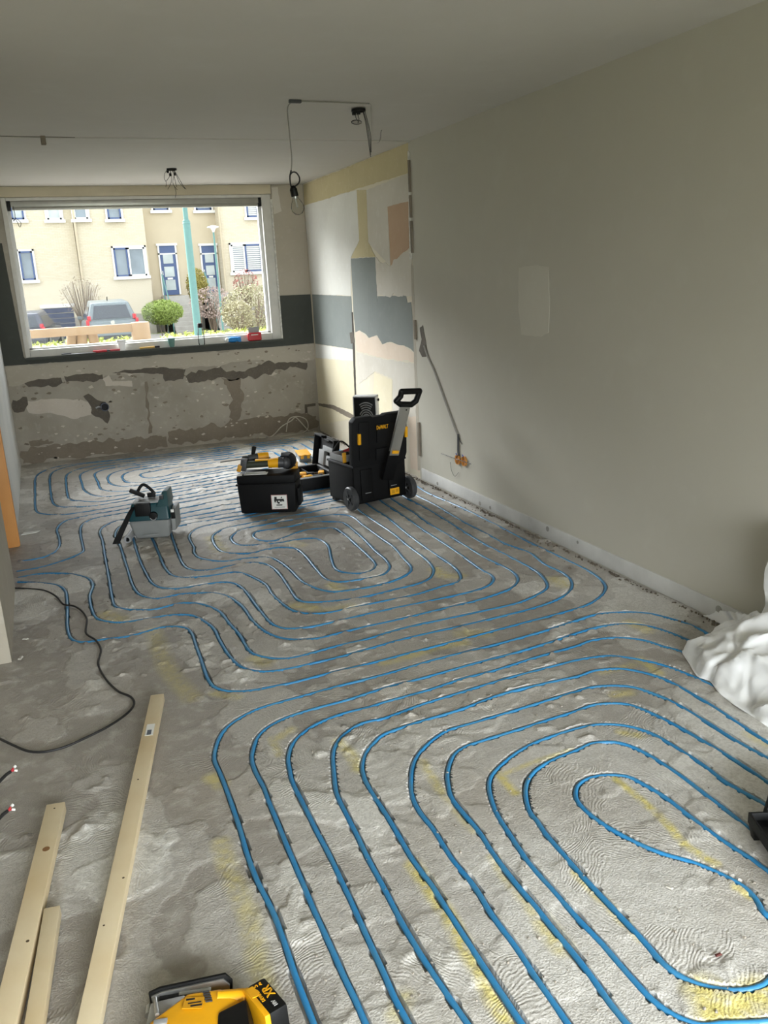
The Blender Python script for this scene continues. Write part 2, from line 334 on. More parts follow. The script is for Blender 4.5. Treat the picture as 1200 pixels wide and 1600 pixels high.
chip = vnoise(PX*20, PY*20); chip2 = vnoise(PX*9+80, PY*9)
hw = .0105+.002*(chip-.4)+.005*np.clip(chip2-.80, 0, 1)/.2
# pull the grid vertices beside each groove onto its lip so that the cut is steep
GO = (D >= hw) & (D < hw+.0046); GI = (D < hw) & (D > hw-.0046)
dd = np.maximum(D, 1e-4); nd = np.where(GO, hw+.0004, np.where(GI, hw-.0006, D))
X = PX+(X-PX)*nd/dd; Y = PY+(Y-PY)*nd/dd
G = (D < hw).astype(float)
Z0 = Z.copy(); Z = Z-.018*G
# yellow marking spray, as sprayed along the lines before milling
paint = np.zeros(X.shape)
def spray(px, w, amt):
    P = catmull(fl(px), .01)
    for p in P:
        i0, i1 = np.searchsorted(GX, (p.x-w*2, p.x+w*2)); j0, j1 = np.searchsorted(GY, (p.y-w*2, p.y+w*2))
        if i1 > i0 and j1 > j0:
            d = np.hypot(X[j0:j1, i0:i1]-p.x, Y[j0:j1, i0:i1]-p.y)
            np.maximum(paint[j0:j1, i0:i1], amt*np.clip(1.35-d/w, 0, 1), out=paint[j0:j1, i0:i1])
for px, w, a in [
    ([(645,1350),(672,1390),(700,1430),(725,1480),(755,1530),(775,1570),(795,1600)], .028, .9), ([(770,1340),(790,1372),(835,1430)], .02, .5), ([(848,1440),(862,1460),(880,1482)], .035, .7),
    ([(960,1216),(1000,1247),(1040,1285),(1065,1315),(1100,1340),(1118,1350)], .018, .95), ([(900,1365),(920,1385),(940,1405),(975,1440)], .02, .8),
    ([(1100,1548),(1128,1582),(1160,1572),(1190,1552)], .055, 1), ([(1115,1590),(1150,1580)], .05, 1), ([(528,1160),(548,1180),(560,1203)], .028, .7), ([(428,1158),(440,1150),(455,1140)], .025, .55), ([(425,1155),(435,1180)], .02, .5),
    ([(345,1318),(358,1360),(388,1430),(402,1500),(418,1560)], .035, .5), ([(775,1205),(805,1238)], .02, .9), ([(660,1192),(690,1240)], .022, .6), ([(690,1242),(740,1300)], .018, .4), ([(780,1212),(830,1192),(895,1172)], .014, .6),
    ([(600,1036),(640,1026),(690,1010),(725,1005)], .035, .6), ([(462,945),(490,950)], .05, .6), ([(520,914),(530,920)], .05, .7), ([(680,890),(695,900),(718,900)], .05, .6), ([(868,905),(882,915)], .06, .6), ([(985,975),(1010,985)], .045, .6),
    ([(960,1085),(985,1082)], .03, .6), ([(970,1143),(1000,1150)], .025, .8), ([(1150,1388),(1172,1402)], .016, .8), ([(240,985),(262,1045),(300,1090)], .05, .4), ([(335,1083),(370,1090)], .03, .45), ([(165,960),(185,968)], .06, .55), ([(400,1030),(415,1036)], .05, .6),
    ([(1000,1030),(1030,1052)], .03, .6), ([(940,1050),(990,1038)], .03, .4), ([(1170,1150),(1200,1168)], .03, .5), ([(940,1405),(1000,1470)], .012, .4), ([(620,1590),(632,1560)], .03, .5), ([(330,840),(345,860)], .06, .5), ([(455,848),(470,852)], .06, .4), ([(330,1215),(345,1225)], .035, .6), ([(505,955),(545,948)], .05, .4), ([(720,990),(760,990)], .05, .4)]:
    spray(px, w*.9, a*.8)
paint = paint*np.clip(.25+1.6*fbm(X*60, Y*60, 2)-.2, 0, 1)*(1-G*.8)
me = bpy.data.meshes.new('floor')
co = np.empty((nx*ny, 3), np.float32); co[:, 0] = X.ravel(); co[:, 1] = Y.ravel(); co[:, 2] = Z.ravel()
idx = np.arange(nx*ny).reshape(ny, nx); q = np.stack([idx[:-1, :-1], idx[:-1, 1:], idx[1:, 1:], idx[1:, :-1]], -1).reshape(-1)
nf = (nx-1)*(ny-1)
me.vertices.add(nx*ny); me.vertices.foreach_set('co', co.ravel()); me.loops.add(nf*4); me.loops.foreach_set('vertex_index', q.astype(np.int32))
me.polygons.add(nf); me.polygons.foreach_set('loop_start', np.arange(0, nf*4, 4, dtype=np.int32)); me.polygons.foreach_set('use_smooth', np.ones(nf, bool)); me.update()
for nm, arr in (('paint', paint), ('layer', (L1*.4+L2*.35+L3*.25)), ('zone', np.clip(1.25-np.hypot((X-1.45)/1.0, (Y-1.55)/1.15)+.9*(h3-.5), 0, 1))):
    at = me.attributes.new(nm, 'FLOAT', 'POINT'); at.data.foreach_set('value', arr.ravel().astype(np.float32))
def floor_material():
    m = bpy.data.materials.new('screed_floor'); m.use_nodes = True; nt = m.node_tree; N, L = nt.nodes, nt.links; b = N['Principled BSDF']
    def nd(t, **k):
        n = N.new(t)
        for a, v in k.items(): setattr(n, a, v)
        return n
    def noise(sc, det=5, src=None):
        n = nd('ShaderNodeTexNoise'); n.inputs['Scale'].default_value = sc; n.inputs['Detail'].default_value = det; L.new(src or tc.outputs['Object'], n.inputs['Vector']); return n
    def mix(f, a, bb, blend='MIX'):
        n = nd('ShaderNodeMix', data_type='RGBA', blend_type=blend)
        for s, v in (('Factor', f), ('A', a), ('B', bb)):
            if hasattr(v, 'links'): L.new(v, n.inputs[s])
            else: n.inputs[s].default_value = v
        return n.outputs['Result']
    def rng_(v, a, bb, lo=0, hi=1):
        n = nd('ShaderNodeMapRange'); n.inputs[1].default_value = a; n.inputs[2].default_value = bb; n.inputs[3].default_value = lo; n.inputs[4].default_value = hi; L.new(v, n.inputs[0]); return n.outputs[0]
    tc = nd('ShaderNodeTexCoord')
    att = {}
    for k in ('paint', 'layer', 'zone'):
        a = nd('ShaderNodeAttribute'); a.attribute_name = k; att[k] = a.outputs['Fac']
    c = mix(att['layer'], S('#98928a'), S('#d2cfc8'))
    c = mix(rng_(att['zone'], 0, .7, 0, .75), c, S('#d3d0ca'))
    n1 = noise(2.3, 6); c = mix(rng_(n1.outputs['Fac'], .45, .7, 0, .6), c, S('#989187'))
    n2 = noise(14, 8); c = mix(rng_(n2.outputs['Fac'], .5, .75, 0, .55), c, S('#cfccc5'))
    n3 = noise(95, 6); c = mix(rng_(n3.outputs['Fac'], .42, .62, 0, .32), c, S('#8f897f'))
    # scattered dark grit and adhesive stains
    n4 = noise(30, 2); c = mix(rng_(n4.outputs['Fac'], .74, .8, 0, .55), c, S('#6f675c'))
    n5 = noise(1.1, 3); c = mix(rng_(n5.outputs['Fac'], .5, .7, 0, .35), c, S('#a89d8d'))
    c = mix(att['paint'], c, S('#d2c262'))
    L.new(c, b.inputs['Base Color'])
    L.new(rng_(n2.outputs['Fac'], .3, .7, .36, .62), b.inputs['Roughness'])
    b.inputs['Specular IOR Level'].default_value = .32
    # combed adhesive: ridges whose direction changes from trowel stroke to trowel stroke
    vo = nd('ShaderNodeTexVoronoi'); vo.inputs['Scale'].default_value = 5.5
    wp = nd('ShaderNodeVectorMath', operation='MULTIPLY_ADD'); nz = noise(6, 2); L.new(nz.outputs['Color'], wp.inputs[0]); wp.inputs[1].default_value = (.16, .16, 0); L.new(tc.outputs['Object'], wp.inputs[2]); L.new(wp.outputs[0], vo.inputs['Vector'])
    sx = nd('ShaderNodeSeparateColor'); L.new(vo.outputs['Color'], sx.inputs[0])
    ang = nd('ShaderNodeMath', operation='MULTIPLY'); ang.inputs[1].default_value = 6.28; L.new(sx.outputs[0], ang.inputs[0])
    rot = nd('ShaderNodeVectorRotate', rotation_type='Z_AXIS'); L.new(wp.outputs[0], rot.inputs['Vector']); L.new(ang.outputs[0], rot.inputs['Angle'])
    wv = nd('ShaderNodeTexWave'); wv.inputs['Scale'].default_value = 28; wv.inputs['Distortion'].default_value = .5; wv.inputs['Detail'].default_value = 1; L.new(rot.outputs[0], wv.inputs['Vector'])
    msk = nd('ShaderNodeMath', operation='GREATER_THAN'); msk.inputs[1].default_value = .72; L.new(sx.outputs[1], msk.inputs[0])
    ml = nd('ShaderNodeMath', operation='MULTIPLY'); L.new(wv.outputs['Fac'], ml.inputs[0]); L.new(msk.outputs[0], ml.inputs[1])
    n6 = noise(180, 6)
    ad = nd('ShaderNodeMath', operation='MULTIPLY_ADD'); L.new(ml.outputs[0], ad.inputs[0]); ad.inputs[1].default_value = .28; L.new(n6.outputs['Fac'], ad.inputs[2])
    ad2 = nd('ShaderNodeMath', operation='MULTIPLY_ADD'); L.new(n2.outputs['Fac'], ad2.inputs[0]); ad2.inputs[1].default_value = 1.5; L.new(ad.outputs[0], ad2.inputs[2])
    bp = nd('ShaderNodeBump'); bp.inputs['Strength'].default_value = .8; bp.inputs['Distance'].default_value = .004; L.new(ad2.outputs[0], bp.inputs['Height']); L.new(bp.outputs[0], b.inputs['Normal'])
    return m
me.set_sharp_from_angle(angle=math.radians(42)); me.materials.append(floor_material())
floor = bpy.data.objects.new('floor', me); COL.objects.link(floor); tag(floor, 'bare scraped screed floor with milled grooves and yellow spray marks', 'floor', kind='structure')

m_pipe = mat('blue_pipe', '#2c80b6', .32, var=.06, scale=9, col2='#4383a8', spec=.5)
for P, lb in zip(PIPES, ('blue heating pipe spiral in the foreground floor, nearest of the circuits', 'blue heating pipe spiral in mid-floor between planks and toolboxes', 'blue heating pipe spiral below the big window at the back')):
    ii = np.clip(np.searchsorted(GX, [p.x for p in P]), 0, nx-1); jj = np.clip(np.searchsorted(GY, [p.y for p in P]), 0, ny-1); zz = Z0[jj, ii]
    zz = np.convolve(np.pad(zz, 12, 'edge'), np.ones(25)/25, 'valid')
    o = MB().tube([(p.x, p.y, z_-.0062) for p, z_ in zip(P, zz)], .0082, 10).build('heating_pipe', m_pipe, smooth=True); tag(o, lb, 'pipe', 'floor heating circuits')

# ================================================================== room shell
def wall_mat(name, c1, c2, c3, sc=1.3, bump=.25, rough=.85):
    m = bpy.data.materials.new(name); m.use_nodes = True; nt = m.node_tree; N, L = nt.nodes, nt.links; b = N['Principled BSDF']; b.inputs['Roughness'].default_value = rough; b.inputs['Specular IOR Level'].default_value = .25
    tc = N.new('ShaderNodeTexCoord')
    def noise(s, d):
        n = N.new('ShaderNodeTexNoise'); n.inputs['Scale'].default_value = s; n.inputs['Detail'].default_value = d; L.new(tc.outputs['Object'], n.inputs['Vector']); return n
    a = noise(sc, 4); g = noise(sc*7, 7); f = noise(120, 4)
    def mix(v, lo, hi, A, B, top):
        r = N.new('ShaderNodeMapRange'); r.inputs[1].default_value = lo; r.inputs[2].default_value = hi; r.inputs[4].default_value = top; L.new(v, r.inputs[0])
        x = N.new('ShaderNodeMix'); x.data_type = 'RGBA'; L.new(r.outputs[0], x.inputs['Factor'])
        if hasattr(A, 'links'): L.new(A, x.inputs['A'])
        else: x.inputs['A'].default_value = A
        x.inputs['B'].default_value = B; return x.outputs['Result']
    c = mix(a.outputs['Fac'], .4, .7, S(c1), S(c2), .8); c = mix(g.outputs['Fac'], .55, .75, c, S(c3), .5)
    L.new(c, b.inputs['Base Color'])
    bp = N.new('ShaderNodeBump'); bp.inputs['Strength'].default_value = bump; bp.inputs['Distance'].default_value = .004
    ad = N.new('ShaderNodeMath'); ad.operation = 'MULTIPLY_ADD'; ad.inputs[1].default_value = .4; L.new(f.outputs['Fac'], ad.inputs[0]); L.new(g.outputs['Fac'], ad.inputs[2])
    L.new(ad.outputs[0], bp.inputs['Height']); L.new(bp.outputs[0], b.inputs['Normal'])
    MATS[name] = m; return m
m_wr = wall_mat('beige_wall_paint', '#bcb8ab', '#b7b3a6', '#c0bdb1', .8, .12)
m_wfar = wall_mat('cream_plaster', '#d8d0bc', '#d2c8b4', '#ddd8ca', 2.2, .3)
m_ceil = wall_mat('ceiling_paint', '#c4c0b8', '#bdb9b1', '#c8c5be', .7, .1)
m_conc = wall_mat('old_block_wall', '#a39c8f', '#90897c', '#b3ada0', 2.6, .8)
m_wl = wall_mat('white_left_wall', '#d6d6d3', '#c6c7c6', '#dddcd8', 2.0, .4)
m_wln = wall_mat('grey_plaster_left', '#b3ac9e', '#a79f90', '#c9c4b8', 1.7, .4)
m_plain = wall_mat('unseen_plaster', '#c9c4b8', '#c0bbb0', '#cfcac0', 1.5, .2)
ST = lambda o, lab=None: tag(o, lab, None, None, 'structure')
FAR = .010                                                     # the far part of the right wall is set back a little
EX = YB+.30
wr = MB().bb((XR, -2.6, -.05), (XR+.25, 6.2, H+.1)).bb((XR+FAR, 6.2, -.05), (XR+.25, EX, H+.1)).build('wall_right', m_wr); ST(wr, 'long beige painted wall on the right')
wr.data.materials.append(m_wfar)
for p_ in wr.data.polygons:
    if p_.center.y > 6.21: p_.material_index = 1
cl = MB().bb((-2.1, -2.6, H), (XR+.25, EX, H+.15)).build('ceiling', m_ceil); ST(cl, 'off-white painted ceiling')
# window wall (opening for the window), from measured corners
WX0, WX1, WZ0, WZ1 = -.125, 2.425, 1.045, 2.575
wb = MB().bb((XL-.3, YB, -.05), (WX0, EX, H+.1)).bb((WX1, YB, -.05), (XR+.25, EX, H+.1)).bb((WX0, YB, -.05), (WX1, EX, WZ0)).bb((WX0, YB, WZ1), (WX1, EX, H+.1)).build('wall_back', m_conc); ST(wb, 'stripped block wall around and below the big window')
wl = MB().bb((XL-.15, 6.02, -.05), (XL, YB, H)).build('wall_left', m_wl); ST(wl, 'whitish wall at the left beyond the doorway')
wl2 = MB().bb((XL-.12, 4.0, -.05), (XL, 5.12, H)).build('wall_left_near', m_wln); ST(wl2, 'rough plaster wall end at the left before the doorway')
MB().bb((XL-.15, 5.12, 2.1), (XL, 6.02, H)).build('wall_left_lintel', m_wl); ST(bpy.data.objects['wall_left_lintel'])
ST(MB().bb((-1.95, 4.0, -.05), (XL-.12, 4.12, H)).build('wall_alcove', m_plain))
ST(MB().bb((-2.1, -2.6, -.05), (-1.9, EX, H+.1)).build('wall_hall', m_plain))
ST(MB().bb((-1.9, YB-.1, -.05), (XL-.15, EX, H)).build('wall_hall_end', m_plain))
# garden side behind the camera: wall with a wide glazed opening
ST(MB().bb((-2.1, -2.6, -.05), (-.85, -2.4, H)).bb((2.65, -2.6, -.05), (XR, -2.4, H)).bb((-.85, -2.6, 2.35), (2.65, -2.4, H)).build('wall_rear', m_plain))
m_frame = mat('window_frame_paint', '#cfccc4', .5, var=.06, scale=12, bump=.05)
fr = MB()
for x in (-.82, .9, 2.62): fr.bb((x-.03, -2.53, 0), (x+.03, -2.47, 2.35))
fr.bb((-.85, -2.53, 0), (2.65, -2.47, .06)).bb((-.85, -2.53, 2.29), (2.65, -2.47, 2.35))
ST(fr.build('window_2', m_frame))
# floor under the hall doorway is part of the floor mesh already

# ---- window_1 with frame, inner sash, pane, header and sill
win = empty('window_1', ((WX0+WX1)/2, YB, WZ0)); ST(win, 'wide picture window with grey-white frame looking onto the street')
def wpart(name, mb, m, bevel=0, parent=None):
    o = mb.build(name, m, parent or win, bevel=bevel); 
    if parent is None: o.location = (-win.location.x, -win.location.y, -win.location.z)
    return o
IX0, IX1, IZ0, IZ1 = -.082, 2.33, 1.112, 2.50
y0, y1 = YB-.012, YB+.12
wpart('frame_jamb', MB().bb((WX0, y0, WZ0), (IX0, y1, WZ1-.075)), m_frame, .006); wpart('frame_jamb', MB().bb((IX1, y0, WZ0), (WX1, y1, WZ1-.075)), m_frame, .006)
wpart('frame_rail', MB().bb((IX0, y0+.002, WZ0), (IX1, y1, IZ0)), m_frame, .006); wpart('frame_rail', MB().bb((IX0, y0+.002, IZ1-.03), (IX1, y1, IZ1)), m_frame, .004)
m_hdr = mat('raw_pine_header', '#c9bda3', .7, var=.08, scale=3, bump=.1)
wpart('header_beam', MB().bb((WX0-.02, YB-.02, 2.502), (WX1+.01, YB+.1, WZ1+.018)), m_hdr, .003)
m_sash = mat('white_sash', '#e4e4e2', .4, var=.03)
s2 = MB()
b_ = .03
s2.bb((IX0, YB+.05, IZ0), (IX0+b_, YB+.10, IZ1)).bb((IX1-b_, YB+.05, IZ0), (IX1, YB+.10, IZ1)).bb((IX0, YB+.05, IZ0), (IX1, YB+.10, IZ0+.018))
wpart('sash', s2, m_sash, .004)
m_pane = glass_mat('window_glass', .004, (.97, .98, .98, 1), .03)
wpart('pane', MB().bb((IX0+b_, YB+.072, IZ0+.018), (IX1-b_, YB+.078, IZ1)), m_pane)
m_bead = mat('flaking_white_paint', '#dedbd2', .7, var=.2, scale=40, bump=.6)
wpart('edge_bead', MB().bb((WX1, YB-.016, WZ0-.01), (WX1+.018, YB+.01, 2.45)), m_bead); wpart('sill_edge', MB().bb((WX0, YB-.03, WZ0-.016), (WX1+.01, YB+.01, WZ0+.001)), m_bead, .003)
# raised roller blind cassette in the reveal
rb = empty('roller_blind', (IX0, YB, 2.4)); tag(rb, 'rolled-up grey roller blind cassette along the window top', 'blind')
def rp(name, mb, m, bevel=0):
    o = mb.build(name, m, rb, bevel=bevel); o.location = (-IX0, -YB, -2.4); return o
m_alu = mat('aluminium', '#a8a69f', .35, .6, var=.05); m_blk = mat('black_plastic', '#090909', .55, var=.1, scale=30, bump=.05, spec=.3); m_dark = mat('dark_rubber', '#1d1d1e', .75, var=.15, scale=40)
rp('cassette', MB().bb((IX0+.035, YB-.005, 2.415), (IX1-.03, YB+.045, 2.468)), m_alu, .006); rp('bottom_rail', MB().bb((IX0+.04, YB+.0, 2.388), (IX1-.035, YB+.04, 2.413)), m_alu, .008)
rp('end_cap', MB().bb((IX0+.004, YB-.008, 2.385), (IX0+.036, YB+.047, 2.472)), m_blk, .003); rp('end_cap', MB().bb((IX1-.031, YB-.008, 2.385), (IX1-.002, YB+.047, 2.472)), m_blk, .003)
# loop of cord that hangs in the top left of the window
cpts = [WB(*p, y=YB-.03) for p in ((20,322),(23,333),(24,341),(29,344),(33,349),(31,355),(27,347),(23,342),(21,346),(25,340))]
o = MB().tube(catmull(cpts, .01), .003, 6).build('blind_cord', m_dark, smooth=True); tag(o, 'thin looped cord hanging in the top left of the window', 'cord')

# ---- plates of paint and plaster on the walls (each layer is millimetres thick)
WOB = 0.0
def rough_poly(pts, amp, n=6):
    out = []
    for a, b in zip(pts, pts[1:]+pts[:1]):
        a = Vector(a); b = Vector(b); k = max(1, int((b-a).length/.03)); k = min(k, 40); nrm = Vector((-(b-a).y, (b-a).x)).normalized()
        w0 = random.uniform(0, 99)
        for i in range(k):
            env = min(1, 4*min(i, k-i)/k)
            out.append(a+(b-a)*(i/k)+nrm*(env*amp*(random.uniform(-.7, .7)+5*WOB*(float(vnoise(np.array([w0+(b-a).length*i/k*14]), np.array([w0*.3]))[0])-.5))))
    return out
def plate(name, poly, m, wall, th, amp=.006, lift=0.0, z3=None):
    global WOB
    WOB = 1.0 if 'mortar' in name or 'remnant' in name or 'streak' in name or 'blush' in name or 'plaster_patch' in name else 0.0
    if 'dark_mortar' in name: th = max(th, .0046)
    """poly in pixels measured on that wall"""
    if wall is wr:
        w = [WR(*p) for p in poly]; base = XR+FAR if sum(p.y for p in w)/len(w) > 6.2 else XR
        pts = rough_poly([(p.y, p.z) for p in w], amp); M = Matrix(((0, 0, -1, base-lift), (1, 0, 0, 0), (0, 1, 0, 0), (0, 0, 0, 1)))
    else:
        w = [WB(*p) for p in poly]; pts = rough_poly([(p.x, p.z) for p in w], amp); M = Matrix(((1, 0, 0, 0), (0, 0, -1, YB-lift), (0, 1, 0, 0), (0, 0, 0, 1)))
    pts = [(p.x if hasattr(p, 'x') else p[0], p.y if hasattr(p, 'y') else p[1]) for p in pts]
    return MB().prism(pts, th, M).build(name, m, wall)
m_glue = wall_mat('yellow_glue', '#c6b993', '#beb18b', '#d0c5a5', 3, .5); m_white = wall_mat('white_plaster', '#dcdad2', '#d2cfc7', '#e2e1dc', 2.5, .25)
m_white2 = wall_mat('grey_white_plaster', '#cfc9bd', '#c5beb0', '#d8d4cb', 2.5, .3); m_pink = wall_mat('pink_beige_board', '#bfa287', '#b99b80', '#c5aa90', 3, .2)
m_grey_lit = wall_mat('grey_paint_lit', '#838884', '#7c817e', '#8a8f8b', 3, .2); m_dgrey_shaded = wall_mat('dark_shaded_grey_paint', '#4a4c47', '#454742', '#51534e', 2, .15)  # same paint band; lit tone on right wall, shade coloured in on window wall
m_cream = wall_mat('cream_paint', '#dcd2b6', '#d5cbae', '#e1dac4', 3, .3); m_blush = wall_mat('blush_plaster', '#dccbb8', '#d4c2ae', '#e0d4c6', 3, .35)
m_bbeige = wall_mat('beige_back_wall', '#b5ac9c', '#aea595', '#bcb4a6', 2.5, .25); m_lplas = wall_mat('light_plaster_remnant', '#b0a899', '#a8a091', '#bcb5a8', 4, .5)
m_dkmort = wall_mat('dark_mortar', '#655e54', '#58524a', '#7b7366', 7, 1.0); m_brn = wall_mat('brown_mortar', '#82786a', '#776d60', '#8f8576', 6, .9); m_strk = wall_mat('pale_streak', '#c2b9ac', '#bab0a2', '#cac3b8', 5, .4)
plate('glue_band', [(473,289),(638,222.5),(637.5,270),(474.5,321)], m_glue, wr, .003, .008)
plate('white_plaster_panel', [(474.5,321),(556,297),(560,375),(547,402),(547,462),(486,460)], m_white, wr, .002, .005)
plate('glue_strip', [(556,297),(571,297),(574,378),(585,401),(547,403),(560,376)], m_glue, wr, .003, .006)
plate('white_plaster_panel', [(571,297),(637,270.5),(638,314),(604,323),(608,416),(573,378)], m_white2, wr, .002, .005)
plate('pink_board', [(604,323),(637.5,314.5),(641,385),(625,398),(609,415)], m_pink, wr, .0025, .004)
plate('plaster_patch', [(585,402),(608,416),(625,398),(641,386),(644,462),(588,462)], m_white2, wr, .003, .008)
plate('grey_paint_band', [(486.5,460),(547.5,463),(551.5,546),(491.5,537)], m_grey_lit, wr, .0015, .002)
plate('grey_paint_band', [(547,404),(584.5,402),(588.5,475),(588.5,463),(633,462),(635,473),(641,472),(647,552),(640,545),(630,540),(618,538),(610,534.5),(603,535),(596,538),(592,531),(588,524),(580,526),(575,528),(570,522),(560,516),(554,519),(551,490)], m_grey_lit, wr, .0018, .003)
plate('cream_panel', [(492,560),(552,565),(556.5,653),(499,664)], m_cream, wr, .0015, .006)
plate('white_plaster_panel', [(491.5,538),(552,547),(552,564),(492,559)], m_white, wr, .0012, .006)
plate('blush_patch', [(554,520),(560,517),(575,529),(588,526),(596,539),(610,536),(630,541),(647,553),(648,566),(600,560),(555,548)], m_blush, wr, .0012, .004)
plate('white_plaster_panel', [(555,550),(600,562),(648,568),(651,650),(612,655),(612,592),(585,580),(560,600)], m_white2, wr, .0015, .01)
plate('cream_panel', [(583,582),(611,594),(611,660),(580,660)], m_cream, wr, .0012, .008)
plate('blush_patch', [(636,640),(652,638),(654,738),(640,732)], m_blush, wr, .0012, .006)
m_crack = wall_mat('open_crack', '#3f3a33', '#4a443b', '#57504a', 8, .9)
plate('crack', [(548,488),(550,488),(553,545),(556,650),(554,650),(550,548)], m_crack, wr, .0022, .004); plate('crack', [(545,520),(551,518),(553,535),(547,537)], m_dkmort, wr, .0024, .006)
# plaster edge between the two parts of the right wall
plate('corner_bead', [(637,236),(640,236),(644,405),(640,405)], m_bead, wr, .012, .004)
plate('corner_bead', [(642,415),(646,415),(657,735),(653,735)], m_lplas, wr, .011, .006)
for a, b in ((250, 300), (305, 340), (345, 395), (500, 530), (660, 712)):
    x0 = 638.5+(a-240)*.037
    plate('bare_strip', [(x0, a), (x0+2.4, a), (x0+2.4+(b-a)*.037, b), (x0+(b-a)*.037, b)], m_brn, wr, .0125, .003)
# near part: filler patch, chased cable slot
plate('filler_patch', [(811,418),(840,414),(857,417),(859,470),(857,520),(845,526),(815,523),(810,480)], wall_mat('filler', '#c5c1b4', '#c1bdb0', '#cac6ba', 3, .1), wr, .0016, .005)
plate('knockout', [(656,512),(661,508),(664,525),(667,545),(670,556),(660,558),(655,548),(659,530)], m_dkmort, wr, .002, .006)
# window wall layers
plate('grey_paint_band', [(0,380),(3,380),(37,557),(39,560),(440,532),(436,462),(485,460),(491,536),(440,541),(300,551),(150,562),(7,572),(-15,572),(-30,380)], m_dgrey_shaded, wb, .002, .0015)
plate('beige_paint', [(423,291),(472,288),(485,459),(436.5,461.5),(433,430)], m_bbeige, wb, .0015, .002)
plate('plaster_patch', [(424,293),(434,292),(440,330),(428,335)], m_white2, wb, .002, .006)
plate('plaster_remnant', [(8,573),(150,563),(300,552),(440,542),(491,537),(493,560),(470,566),(430,570),(400,562),(330,572),(260,577),(180,586),(120,588),(40,600),(14,603)], m_lplas, wb, .003, .008)
plate('dark_mortar_patch', [(38,599),(60,592),(95,590),(98,598),(70,604),(45,605)], m_dkmort, wb, .003, .008)
plate('dark_mortar_patch', [(100,588),(130,584),(160,585),(161,592),(130,597),(104,597)], m_dkmort, wb, .003, .008)
plate('dark_mortar_patch', [(175,583),(215,577),(260,574),(290,577),(286,592),(258,596),(255,585),(215,583)], m_dkmort, wb, .003, .008)
plate('dark_mortar_patch', [(290,588),(310,578),(345,573),(360,580),(400,573),(420,563),(440,566),(480,567),(478,578),(440,577),(410,585),(380,592),(340,590),(320,596),(295,598)], m_dkmort, wb, .004, .012)
plate('dark_mortar_patch', [(345,590),(376,592),(378,640),(370,658),(358,652),(360,615),(350,600)], m_brn, wb, .003, .012)
plate('pale_streak', [(42,626),(70,624),(110,624),(140,628),(142,648),(115,655),(90,648),(45,645)], m_strk, wb, .003, .008)
plate('pale_streak', [(160,592),(170,586),(176,596),(206,595),(207,604),(165,603)], m_strk, wb, .004, .005)
plate('dark_mortar_patch', [(20,625),(42,621),(44,632),(38,643),(22,644)], m_dkmort, wb, .003, .008)
plate('dark_mortar_patch', [(130,619),(138,615),(152,625),(165,628),(172,650),(168,662),(155,652),(142,645),(140,632)], m_dkmort, wb, .003, .008)
plate('brown_mortar_patch', [(262,676),(275,672),(290,673),(310,668),(330,660),(345,668),(360,655),(400,652),(440,650),(480,645),(494,650),(496,668),(440,676),(380,683),(320,690),(270,694),(262,688)], m_brn, wb, .0025, .012)
plate('brown_mortar_patch', [(32,705),(80,695),(130,690),(200,686),(260,682),(262,698),(180,708),(100,716),(36,724)], m_brn, wb, .0025, .012)
for q in ([(226,597),(230,596),(233,640),(238,676),(232,678)], [(45,690),(75,686),(78,694),(48,698)]):
    plate('mortar_joint', q, m_brn, wb, .0015, .008)
for mm, n_, nm in ((m_brn, 150, 'mortar_flecks'), (m_strk, 110, 'plaster_flecks')):
    fk = MB()
    for i in range(n_):
        x = random.uniform(XL+.05, XR-.05); z = min(.93, max(.04, random.choice((.72, .80, .12, .2, .5))+random.gauss(0, .09))); r = random.uniform(.004, .016); k = random.randint(6, 10)
        pl_ = [(x+r*random.uniform(.5, 1.4)*math.cos(2*math.pi*j/k)*1.6, z+r*random.uniform(.4, 1.2)*math.sin(2*math.pi*j/k)) for j in range(k)]
        fk.prism(pl_, .0036, Matrix(((1, 0, 0, 0), (0, 0, -1, YB), (0, 1, 0, 0), (0, 0, 0, 1))))
    tag(fk.build(nm, mm, wb), kind='stuff')
# chased slot around the corner
plate('cable_slot', [(476,632),(493,630),(493,634),(480,636),(481,656),(477,656)], m_dkmort, wb, .002, .003)
plate('cable_slot', [(496,630),(520,633),(545,645),(556,652),(555,657),(540,651),(518,639),(497,634)], m_brn, wr, .002, .004)
# ceiling joint
jb = MB(); A = FL(-20, 211.5, H); Bq = FL(640, 225.5, H)
nseg = 40; pts = [A+(Bq-A)*(i/nseg)+Vector((0, random.uniform(-.008, .008), -.002)) for i in range(nseg+1)]
jo = MB(); 
for i in range(nseg):
    w_ = .014 if i < 14 else .006
    jo.box((pts[i]+pts[i+1])/2, ((pts[i+1]-pts[i]).length*.99, w_*random.uniform(.5, 1), .006 if i < 14 else .003), Matrix.Rotation(math.atan2((Bq-A).y, (Bq-A).x), 3, 'Z'))
jo.build('ceiling_joint', wall_mat('joint_grey', '#8a857c', '#7d786f', '#98938a', 6, .4), cl)
c0 = FL(68, 213, H); MB().bb((c0.x-.02, c0.y-.03, H-.05), (c0.x+.01, c0.y+.02, H)).build('joint_bracket', m_brn, cl, bevel=.003)
MB().bb((XL, c0.y+.02, H-.006), (XR, YB, H)).build('ceiling_panel', m_ceil, cl)
